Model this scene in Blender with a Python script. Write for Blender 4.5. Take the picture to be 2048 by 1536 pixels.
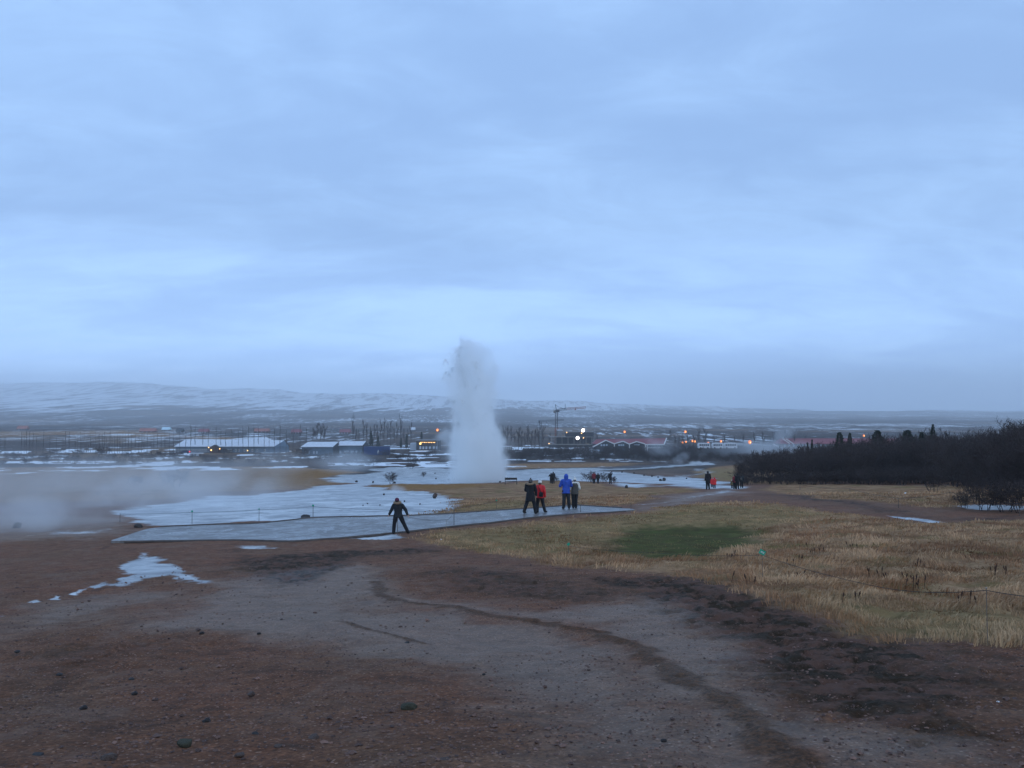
import bpy, bmesh, math, random
import numpy as np
from mathutils import Vector, Matrix

random.seed(7)
RNG = np.random.default_rng(7)
S = bpy.context.scene
for o in list(bpy.data.objects):
    bpy.data.objects.remove(o)
COL = S.collection
R = math.radians

# ------------------------------------------------------------------ camera
FPX = 1600.0                                   # focal length in pixels of the 2048 px wide photograph
CAMZ = 1.65
PITCH = math.atan((825 - 768) / FPX)
cd = bpy.data.cameras.new('camera')
cam = bpy.data.objects.new('camera', cd)
COL.objects.link(cam)
cam.location = (0, 0, CAMZ)
cam.rotation_euler = (R(90) + PITCH, 0, 0)
cd.sensor_width = 36
cd.lens = 36 * FPX / 2048
cd.clip_start = 0.1
cd.clip_end = 30000
S.camera = cam

# ------------------------------------------------------------------ sky
W = bpy.data.worlds.new('World')
S.world = W
W.use_nodes = True
wt = W.node_tree
for n in list(wt.nodes):
    wt.nodes.remove(n)


class NT:
    """small helper to write node trees"""
    def __init__(s, t):
        s.t = t

    def n(s, typ, ins=None, **props):
        nd = s.t.nodes.new(typ)
        for k, v in props.items():
            setattr(nd, k, v)
        for k, v in (ins or {}).items():
            sock = nd.inputs[k]
            if isinstance(v, bpy.types.NodeSocket):
                s.t.links.new(v, sock)
            elif isinstance(v, (tuple, list)) and len(v) == 3 and len(sock.default_value) == 4:
                sock.default_value = (*v, 1)
            else:
                sock.default_value = v
        return nd

    def m(s, op, a, b=0.0, c=None, clamp=False):
        nd = s.n('ShaderNodeMath', {0: a, 1: b}, operation=op, use_clamp=clamp)
        if c is not None:
            if isinstance(c, bpy.types.NodeSocket):
                s.t.links.new(c, nd.inputs[2])
            else:
                nd.inputs[2].default_value = c
        return nd.outputs[0]

    def mr(s, v, a, b, c=0.0, d=1.0, smooth=False):
        return s.n('ShaderNodeMapRange', {0: v, 1: a, 2: b, 3: c, 4: d},
                   interpolation_type='SMOOTHSTEP' if smooth else 'LINEAR').outputs[0]

    def mix(s, f, a, b):
        return s.n('ShaderNodeMix', {0: f, 6: a, 7: b}, data_type='RGBA').outputs[2]

    def noise(s, vec, scale, detail=4, rough=0.55, dist=0.0):
        return s.n('ShaderNodeTexNoise', {'Vector': vec, 'Scale': scale, 'Detail': detail,
                                          'Roughness': rough, 'Distortion': dist}).outputs[0]

    def vm(s, op, a, b):
        return s.n('ShaderNodeVectorMath', {0: a, 1: b}, operation=op).outputs[0]

    def curve(s, v, pts):
        nd = s.n('ShaderNodeFloatCurve', {1: v})
        c = nd.mapping.curves[0]
        c.points[0].location = pts[0]
        c.points[1].location = pts[-1]
        for p in pts[1:-1]:
            c.points.new(*p)
        nd.mapping.update()
        return nd.outputs[0]


SUN_EL, SUN_ROT = R(24), R(150)
k = NT(wt)
tc = k.n('ShaderNodeTexCoord').outputs['Generated']
sep = k.n('ShaderNodeSeparateXYZ', {0: tc})
sx, sy, sz = sep.outputs
elev = k.m('MAXIMUM', sz, 0.0)
den = k.m('ADD', elev, 0.24)
cl = k.n('ShaderNodeCombineXYZ', {0: k.m('DIVIDE', sx, den), 1: k.m('DIVIDE', sy, den), 2: 0.0}).outputs[0]
rot = k.n('ShaderNodeMapping', {0: cl, 2: (0, 0, R(-24)), 3: (0.85, 1.55, 1)}).outputs[0]
n1 = k.noise(rot, 0.80, 7, 0.56, 0.6)
n2 = k.noise(k.vm('ADD', rot, (7.3, 2.1, 3.3)), 3.0, 7, 0.62, 0.8)
n3 = k.noise(k.vm('ADD', rot, (1.3, 9.1, 5.3)), 0.22, 3, 0.5, 0.0)
nn = k.m('ADD', k.m('ADD', k.m('MULTIPLY', n1, 0.55), k.m('MULTIPLY', n2, 0.22)), k.m('MULTIPLY', n3, 0.23))
f = k.mr(nn, 0.40, 0.60, 0, 1, True)
hi = (0.465, 0.730, 1.165)
lo = (0.315, 0.515, 0.895)
ccol = k.mix(f, lo, hi)
# brightness gain: sky raised low down, most at left, to offset haze dimming
thick = k.m('ADD', k.mr(elev, 0.03, 0.24, 1.58, 0.93, True), k.m('MULTIPLY', k.mr(elev, 0.0, 0.13, 0.75, 0.0, True), k.mr(sx, -0.5, 0.5, 1.0, 0.25)))
ccol = k.n('ShaderNodeVectorMath', {0: ccol, 3: thick}, operation='SCALE').outputs[0]
side = k.mr(sx, -0.6, 0.7, 1.02, 0.96)
ccol = k.n('ShaderNodeVectorMath', {0: ccol, 3: side}, operation='SCALE').outputs[0]
sky = k.n('ShaderNodeTexSky', sky_type='NISHITA', sun_disc=False, sun_elevation=SUN_EL, sun_rotation=SUN_ROT)
skyc = k.n('ShaderNodeVectorMath', {0: sky.outputs[0], 3: 0.08}, operation='SCALE').outputs[0]
allc = k.mix(0.93, skyc, ccol)
bg = k.n('ShaderNodeBackground', {0: allc, 1: 1.0})
out = k.n('ShaderNodeOutputWorld')
wt.links.new(bg.outputs[0], out.inputs[0])

# ------------------------------------------------------------------ sun behind the cloud
sd = bpy.data.lights.new('sun', 'SUN')
sd.energy = 0.5
sd.angle = R(25)
sd.color = (1.0, 0.97, 0.94)
sun = bpy.data.objects.new('sun', sd)
COL.objects.link(sun)
sun.rotation_euler = (R(90) - SUN_EL, 0, R(180) - SUN_ROT)

vs = S.view_settings
vs.view_transform = 'Standard'
vs.look = 'None'
vs.exposure = 0.2
vs.gamma = 1.0
vs.use_curve_mapping = False
S.cycles.max_bounces = 17
S.cycles.diffuse_bounces = 2
S.cycles.glossy_bounces = 2
S.cycles.transparent_max_bounces = 16
S.cycles.volume_bounces = 16
S.cycles.volume_max_steps = 128
S.cycles.sample_clamp_indirect = 3.0
S.cycles.use_denoising = True
S.render.filter_size = 1.6


# ------------------------------------------------------------------ numeric helpers
def hash2(ix, iy, seed):
    h = (ix.astype(np.int64) * 374761393 + iy.astype(np.int64) * 668265263 + seed * 1274126177) & 0xFFFFFFFF
    h = ((h ^ (h >> 13)) * 1274126177) & 0xFFFFFFFF
    h = h ^ (h >> 16)
    return (h & 0xFFFFFF) / float(0xFFFFFF)


def vnoise(x, y, seed=0):
    ix, iy = np.floor(x), np.floor(y)
    fx, fy = x - ix, y - iy
    fx = fx * fx * (3 - 2 * fx)
    fy = fy * fy * (3 - 2 * fy)
    a, b = hash2(ix, iy, seed), hash2(ix + 1, iy, seed)
    c, d = hash2(ix, iy + 1, seed), hash2(ix + 1, iy + 1, seed)
    return (a * (1 - fx) + b * fx) * (1 - fy) + (c * (1 - fx) + d * fx) * fy


def fbm(x, y, scale, octv=4, seed=0, gain=0.5):
    t = np.zeros_like(x, dtype=float)
    a, s, tot = 1.0, 1.0 / scale, 0.0
    for i in range(octv):
        t += a * vnoise(x * s + 13.7 * i, y * s - 7.1 * i, seed + i)
        tot += a
        a *= gain
        s *= 2.03
    return t / tot


def sstep(a, b, x):
    t = np.clip((x - a) / (b - a), 0, 1)
    return t * t * (3 - 2 * t)


# drop of the ground below the eye, by distance straight ahead
TD = np.array([-400, -60, -8, 0, 2, 4, 8, 12, 20, 30, 36, 42, 60, 80, 100, 120, 160, 200, 250, 300, 375, 450, 700, 1500, 3000, 12000.])
TZ = np.array([-6, -1, 1.5, 1.65, 1.8, 2.02, 2.75, 3.42, 4.25, 5.0, 5.35, 5.62, 6.5, 7.75, 9.1, 10.45, 12.9, 15.1, 17.0, 18.05, 18.6, 18.9, 20.2, 22.5, 25, 27.])
_u = np.concatenate([np.linspace(-400, 0, 200)[:-1], np.expm1(np.linspace(0, math.log(12001), 3000))])
_g = np.interp(_u, TD, TZ)
_k = np.hanning(61); _k /= _k.sum()
_gs = np.convolve(np.pad(_g, 30, mode='edge'), _k, 'valid')
_gs[:199] = _g[:199]


def drop(y):
    return np.interp(y, _u, _gs)


RIDGE_X = np.array([-6000, -4600, -4160, -3340, -2400, -1700, -1000, -100, 400, 1100, 1900, 2500, 3000, 3360, 3700, 4160, 9000.])
RIDGE_H = np.array([300, 270, 232, 244, 196, 163, 143, 116, 92, 53, 22, 8, 1, 10, 1, 3, 20.])


def base_h(x, y):
    x = np.asarray(x, float); y = np.asarray(y, float)
    yy = np.maximum(y, 0)
    z = CAMZ - drop(y)
    z = z + 0.036 * x * np.exp(-yy / 90.0) * np.clip(yy / 8, 0, 1)
    # far hill, white with snow
    xr = x * 6500 / np.maximum(y, 800)
    hr = np.interp(xr, RIDGE_X, RIDGE_H) + 27
    t = np.clip((y - 1900) / 4600, 0, 1)
    z = z + hr * (t ** 1.35) * (1 - 0.5 * sstep(6600, 9000, y))
    return z


def full_h(x, y):
    x = np.asarray(x, float); y = np.asarray(y, float)
    z = base_h(x, y)
    d = np.hypot(x, y)
    z = z + (fbm(x, y, 0.9, 3, 5) - 0.5) * 0.07 * np.exp(-d / 40)
    z = z + (fbm(x, y, 9, 3, 9) - 0.5) * 0.30 * sstep(3, 12, d) * np.exp(-d / 300)
    z = z + (fbm(x, y, 90, 4, 19) - 0.5) * 2.2 * sstep(420, 900, d)
    z = z + (fbm(x, y, 500, 5, 29) - 0.5) * 60 * sstep(2600, 5200, y)
    return z


CP, SP = math.cos(PITCH), math.sin(PITCH)
_ts = np.expm1(np.linspace(math.log(2.0), math.log(9000), 1500))


def ray(px, py):
    u = (px - 1024) / FPX
    v = -(py - 768) / FPX
    d = np.array([u, CP - SP * v, SP + CP * v])
    return d / d[1]


def ground_at(px, py):
    """world x, y where the photograph's pixel meets the ground"""
    d = ray(px, py)
    g = CAMZ + d[2] * _ts - base_h(d[0] * _ts, _ts)
    i = np.argmax(g < 0)
    if g[i] >= 0:
        return d[0] * 8500, 8500.
    if i == 0:
        return d[0] * _ts[0], _ts[0]
    t = _ts[i - 1] + (_ts[i] - _ts[i - 1]) * g[i - 1] / (g[i - 1] - g[i])
    return float(d[0] * t), float(t)


def spot(px, py):
    x, y = ground_at(px, py)
    return Vector((x, y, float(full_h(x, y))))


def zat(py, D):
    return CAMZ + ray(1024, py)[2] * D


def xat(px, D):
    return ray(px, 825)[0] * D


# ------------------------------------------------------------------ object helpers
def thing(name, label, cat, loc=(0, 0, 0), rotz=0, group=None):
    o = bpy.data.objects.new(name, None)
    COL.objects.link(o)
    o.empty_display_size = 0.2
    o.location = loc
    o.rotation_euler = (0, 0, rotz)
    tag(o, label, cat, group)
    return o


def tag(o, label=None, cat=None, group=None, kind=None):
    if label: o['label'] = label
    if cat: o['category'] = cat
    if group: o['group'] = group
    if kind: o['kind'] = kind
    return o


def link_mesh(name, me, mat=None, parent=None):
    if mat is not None and not me.materials:
        me.materials.append(mat)
    o = bpy.data.objects.new(name, me)
    COL.objects.link(o)
    if parent is not None:
        o.parent = parent
    return o


def np_mesh(name, v, faces, smooth=False):
    """v (n,3), faces (m,3) or (m,4) arrays"""
    me = bpy.data.meshes.new(name)
    v = np.asarray(v, np.float32); faces = np.asarray(faces, np.int32)
    m, c = faces.shape
    me.vertices.add(len(v)); me.vertices.foreach_set('co', v.ravel())
    me.loops.add(m * c); me.loops.foreach_set('vertex_index', faces.ravel())
    me.polygons.add(m)
    me.polygons.foreach_set('loop_start', np.arange(0, m * c, c, dtype=np.int32))
    me.polygons.foreach_set('loop_total', np.full(m, c, np.int32))
    me.polygons.foreach_set('use_smooth', np.full(m, smooth))
    me.update(calc_edges=True)
    me.validate()
    return me


class MB:
    """collects boxes, tubes and lofts into one mesh"""
    def __init__(s):
        s.v = []; s.f = []

    def add(s, vs_, fs_):
        b = len(s.v)
        s.v += [tuple(p) for p in vs_]
        s.f += [tuple(i + b for i in f) for f in fs_]
        return s

    def box(s, x0, x1, y0, y1, z0, z1):
        return s.add([(x0, y0, z0), (x1, y0, z0), (x1, y1, z0), (x0, y1, z0), (x0, y0, z1), (x1, y0, z1), (x1, y1, z1), (x0, y1, z1)],
                     [(3, 2, 1, 0), (4, 5, 6, 7), (0, 1, 5, 4), (1, 2, 6, 5), (2, 3, 7, 6), (3, 0, 4, 7)])

    def tube(s, pts, rad, n=8, up=(0, 1, 0.01), cap=True):
        """pts list, rad list of (rx along 'side', ry along 'up') or floats"""
        pts = [Vector(p) for p in pts]
        rad = [(r, r) if isinstance(r, (int, float)) else r for r in rad]
        up = Vector(up)
        b = len(s.v); N = len(pts)
        for i, p in enumerate(pts):
            d = (pts[min(i + 1, N - 1)] - pts[max(i - 1, 0)]).normalized()
            sd_ = d.cross(up)
            if sd_.length < 1e-4:
                sd_ = d.cross(Vector((1, 0, 0)))
            sd_.normalize()
            u2 = sd_.cross(d).normalized()
            for j in range(n):
                a = 2 * math.pi * j / n
                s.v.append(tuple(p + sd_ * math.cos(a) * rad[i][0] + u2 * math.sin(a) * rad[i][1]))
        for i in range(N - 1):
            for j in range(n):
                j2 = (j + 1) % n
                s.f.append((b + i * n + j, b + i * n + j2, b + (i + 1) * n + j2, b + (i + 1) * n + j))
        if cap:
            s.f.append(tuple(b + j for j in range(n))[::-1])
            s.f.append(tuple(b + (N - 1) * n + j for j in range(n)))
        return s

    def prism(s, poly_xz, y0, y1):
        """polygon in x,z extruded from y0 to y1"""
        n = len(poly_xz)
        vs_ = [(x, y0, z) for x, z in poly_xz] + [(x, y1, z) for x, z in poly_xz]
        fs_ = [tuple(range(n)), tuple(range(2 * n - 1, n - 1, -1))]
        fs_ += [((i + 1) % n, i, n + i, n + (i + 1) % n) for i in range(n)]
        return s.add(vs_, fs_)

    def sphere(s, c, r, seg=8, rings=6):
        c = Vector(c)
        r = Vector((r, r, r)) if isinstance(r, (int, float)) else Vector(r)
        b = len(s.v)
        s.v.append((c.x, c.y, c.z + r.z))
        for i in range(1, rings):
            t = math.pi * i / rings
            for j in range(seg):
                a = 2 * math.pi * j / seg
                s.v.append((c.x + r.x * math.sin(t) * math.cos(a), c.y + r.y * math.sin(t) * math.sin(a), c.z + r.z * math.cos(t)))
        s.v.append((c.x, c.y, c.z - r.z))
        e = len(s.v) - 1
        for j in range(seg):
            j2 = (j + 1) % seg
            s.f.append((b, b + 1 + j, b + 1 + j2))
            s.f.append((e, b + 1 + (rings - 2) * seg + j2, b + 1 + (rings - 2) * seg + j))
            for i in range(rings - 2):
                s.f.append((b + 1 + i * seg + j, b + 1 + (i + 1) * seg + j, b + 1 + (i + 1) * seg + j2, b + 1 + i * seg + j2))
        return s

    def mesh(s, name, smooth=False):
        me = bpy.data.meshes.new(name)
        me.from_pydata(s.v, [], s.f)
        bm = bmesh.new(); bm.from_mesh(me)
        bmesh.ops.recalc_face_normals(bm, faces=bm.faces)
        bm.to_mesh(me); bm.free()
        if smooth:
            me.polygons.foreach_set('use_smooth', [True] * len(me.polygons))
        me.update()
        return me

    def build(s, name, mat, parent=None, smooth=False):
        return link_mesh(name, s.mesh(name, smooth), mat, parent)


# ------------------------------------------------------------------ materials
def material(name, col, rough=0.8, var=0.0, vscale=3.0, metallic=0.0, bump=0.0, spec=0.4):
    m = bpy.data.materials.new(name)
    m.use_nodes = True
    t = m.node_tree
    bs = t.nodes['Principled BSDF']
    kk = NT(t)
    bs.inputs['Roughness'].default_value = rough
    bs.inputs['Metallic'].default_value = metallic
    bs.inputs['Specular IOR Level'].default_value = spec
    v = kk.n('ShaderNodeTexCoord').outputs['Object']
    nz = kk.noise(v, vscale, 5, 0.6)
    fac = kk.mr(nz, 0.3, 0.7, 0, 1)
    c2 = tuple(c * (1 - var) for c in col)
    c3 = tuple(min(1, c * (1 + var)) for c in col)
    t.links.new(kk.mix(fac, c2, c3), bs.inputs['Base Color'])
    if bump:
        b = kk.n('ShaderNodeBump', {'Height': nz, 'Strength': bump, 'Distance': 0.03})
        t.links.new(b.outputs[0], bs.inputs['Normal'])
    return m


def emit(name, col, strength):
    m = bpy.data.materials.new(name)
    m.use_nodes = True
    bs = m.node_tree.nodes['Principled BSDF']
    bs.inputs['Base Color'].default_value = (0.05, 0.05, 0.05, 1)
    bs.inputs['Emission Color'].default_value = (*col, 1)
    bs.inputs['Emission Strength'].default_value = strength
    m.cycles.emission_sampling = 'NONE'
    return m


M = {}
M['dark_cloth'] = material('dark_cloth', (0.016, 0.020, 0.024), 0.85, 0.3, 6)
M['black_cloth'] = material('black_cloth', (0.009, 0.010, 0.013), 0.85, 0.3, 6)
M['navy_cloth'] = material('navy_cloth', (0.018, 0.024, 0.040), 0.8, 0.3, 6)
M['blue_coat'] = material('blue_coat', (0.022, 0.075, 0.40), 0.65, 0.25, 9, bump=0.3)
M['red_coat'] = material('red_coat', (0.62, 0.02, 0.025), 0.65, 0.2, 9, bump=0.3)
M['dim_red_coat'] = material('dim_red_coat', (0.20, 0.02, 0.03), 0.7, 0.2, 9)
M['grey_vest'] = material('grey_vest', (0.075, 0.070, 0.062), 0.8, 0.25, 9, bump=0.3)
M['white_cloth'] = material('white_cloth', (0.70, 0.68, 0.62), 0.85, 0.15, 20)
M['purple_wool'] = material('purple_wool', (0.10, 0.022, 0.055), 0.95, 0.3, 40)
M['grey_wool'] = material('grey_wool', (0.09, 0.09, 0.09), 0.95, 0.3, 40)
M['fur'] = material('fur', (0.27, 0.19, 0.12), 0.95, 0.4, 60, bump=0.8)
M['olive_cloth'] = material('olive_cloth', (0.11, 0.09, 0.04), 0.85, 0.2, 9)
M['skin'] = material('skin', (0.48, 0.27, 0.19), 0.6, 0.05, 9)
M['hair'] = material('hair', (0.03, 0.02, 0.015), 0.7, 0.2, 30)
M['eye'] = material('eye', (0.02, 0.015, 0.01), 0.3)
M['boot'] = material('boot', (0.012, 0.012, 0.013), 0.6, 0.2, 10)
M['rock'] = material('rock', (0.085, 0.055, 0.042), 0.75, 0.45, 5, bump=0.7)
M['dark_rock'] = material('dark_rock', (0.035, 0.030, 0.028), 0.7, 0.4, 5, bump=0.7)
M['mossy_rock'] = material('mossy_rock', (0.050, 0.048, 0.028), 0.85, 0.4, 7, bump=0.7)
M['bark'] = material('bark', (0.040, 0.028, 0.026), 0.9, 0.35, 8)
M['twig'] = material('twig', (0.048, 0.034, 0.031), 0.95, 0.35, 0.8)
M['far_twig'] = material('far_twig', (0.068, 0.050, 0.046), 0.95, 0.3, 0.5)
M['needle'] = material('needle', (0.020, 0.032, 0.016), 0.9, 0.4, 1.5)
M['snow_roof'] = material('snow_roof', (0.60, 0.62, 0.65), 0.7, 0.06, 0.6, bump=0.3)
M['red_roof'] = material('red_roof', (0.22, 0.055, 0.062), 0.6, 0.15, 0.6)
M['rust_roof'] = material('rust_roof', (0.30, 0.105, 0.075), 0.7, 0.2, 0.3)
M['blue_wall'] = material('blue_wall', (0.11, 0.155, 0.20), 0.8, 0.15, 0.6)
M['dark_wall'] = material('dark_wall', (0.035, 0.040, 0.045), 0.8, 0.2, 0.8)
M['grey_wall'] = material('grey_wall', (0.18, 0.18, 0.18), 0.8, 0.15, 0.8)
M['white_trim'] = material('white_trim', (0.62, 0.62, 0.60), 0.7, 0.06, 2)
M['window'] = material('window', (0.04, 0.06, 0.08), 0.15, 0.1, 1, spec=0.6)
M['pale_window'] = material('pale_window', (0.34, 0.40, 0.46), 0.3, 0.1, 1)
M['brown_wall'] = material('brown_wall', (0.06, 0.038, 0.03), 0.85, 0.2, 0.7)
M['container'] = material('container', (0.018, 0.045, 0.14), 0.6, 0.15, 1)
M['steel'] = material('steel', (0.13, 0.13, 0.14), 0.5, 0.15, 3, metallic=0.4)
M['crane_red'] = material('crane_red', (0.30, 0.075, 0.04), 0.6, 0.2, 1)
M['crane_grey'] = material('crane_grey', (0.08, 0.08, 0.085), 0.6, 0.2, 1)
M['post_metal'] = material('post_metal', (0.10, 0.085, 0.075), 0.6, 0.3, 8, metallic=0.3)
M['dull_post'] = material('dull_post', (0.16, 0.13, 0.10), 0.8, 0.2, 8)
M['pale_post'] = material('pale_post', (0.30, 0.28, 0.25), 0.7, 0.2, 8)
M['rope'] = material('rope', (0.025, 0.03, 0.035), 0.9, 0.2, 20)
M['green_sign'] = material('green_sign', (0.02, 0.36, 0.22), 0.5, 0.05, 5)
M['sign_white'] = material('sign_white', (0.75, 0.78, 0.75), 0.5, 0.02, 5)
M['bench_wood'] = material('bench_wood', (0.035, 0.030, 0.028), 0.8, 0.3, 6)
M['car_dark'] = material('car_dark', (0.02, 0.03, 0.07), 0.35, 0.05, 2)
M['car_white'] = material('car_white', (0.60, 0.62, 0.64), 0.35, 0.05, 2)
M['tyre'] = material('tyre', (0.012, 0.012, 0.012), 0.9)
M['concrete'] = material('concrete', (0.22, 0.20, 0.18), 0.85, 0.2, 1)
M['orange_lamp'] = emit('orange_lamp', (1.0, 0.24, 0.03), 1.15)
M['lamp_core'] = emit('lamp_core', (1.0, 0.60, 0.18), 2.6)
M['white_lamp'] = emit('white_lamp', (1.0, 0.94, 0.92), 9)
M['warm_lamp'] = emit('warm_lamp', (1.0, 0.55, 0.18), 3)
M['tail_lamp'] = emit('tail_lamp', (1.0, 0.05, 0.03), 1.5)
M['cyan_roof'] = material('cyan_roof', (0.50, 0.66, 0.72), 0.6, 0.1, 1)
M['litter'] = material('litter', (0.75, 0.75, 0.75), 0.6, 0.1, 8)

# ------------------------------------------------------------------ ground regions, traced on the ground itself
SIL, GRS, GRN, CLY, MUD, RDG, SNW, ROD, OLV, OCH, HIL = 'silica grass green clay mud ridge snow road olive ochre hill'.split()
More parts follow.
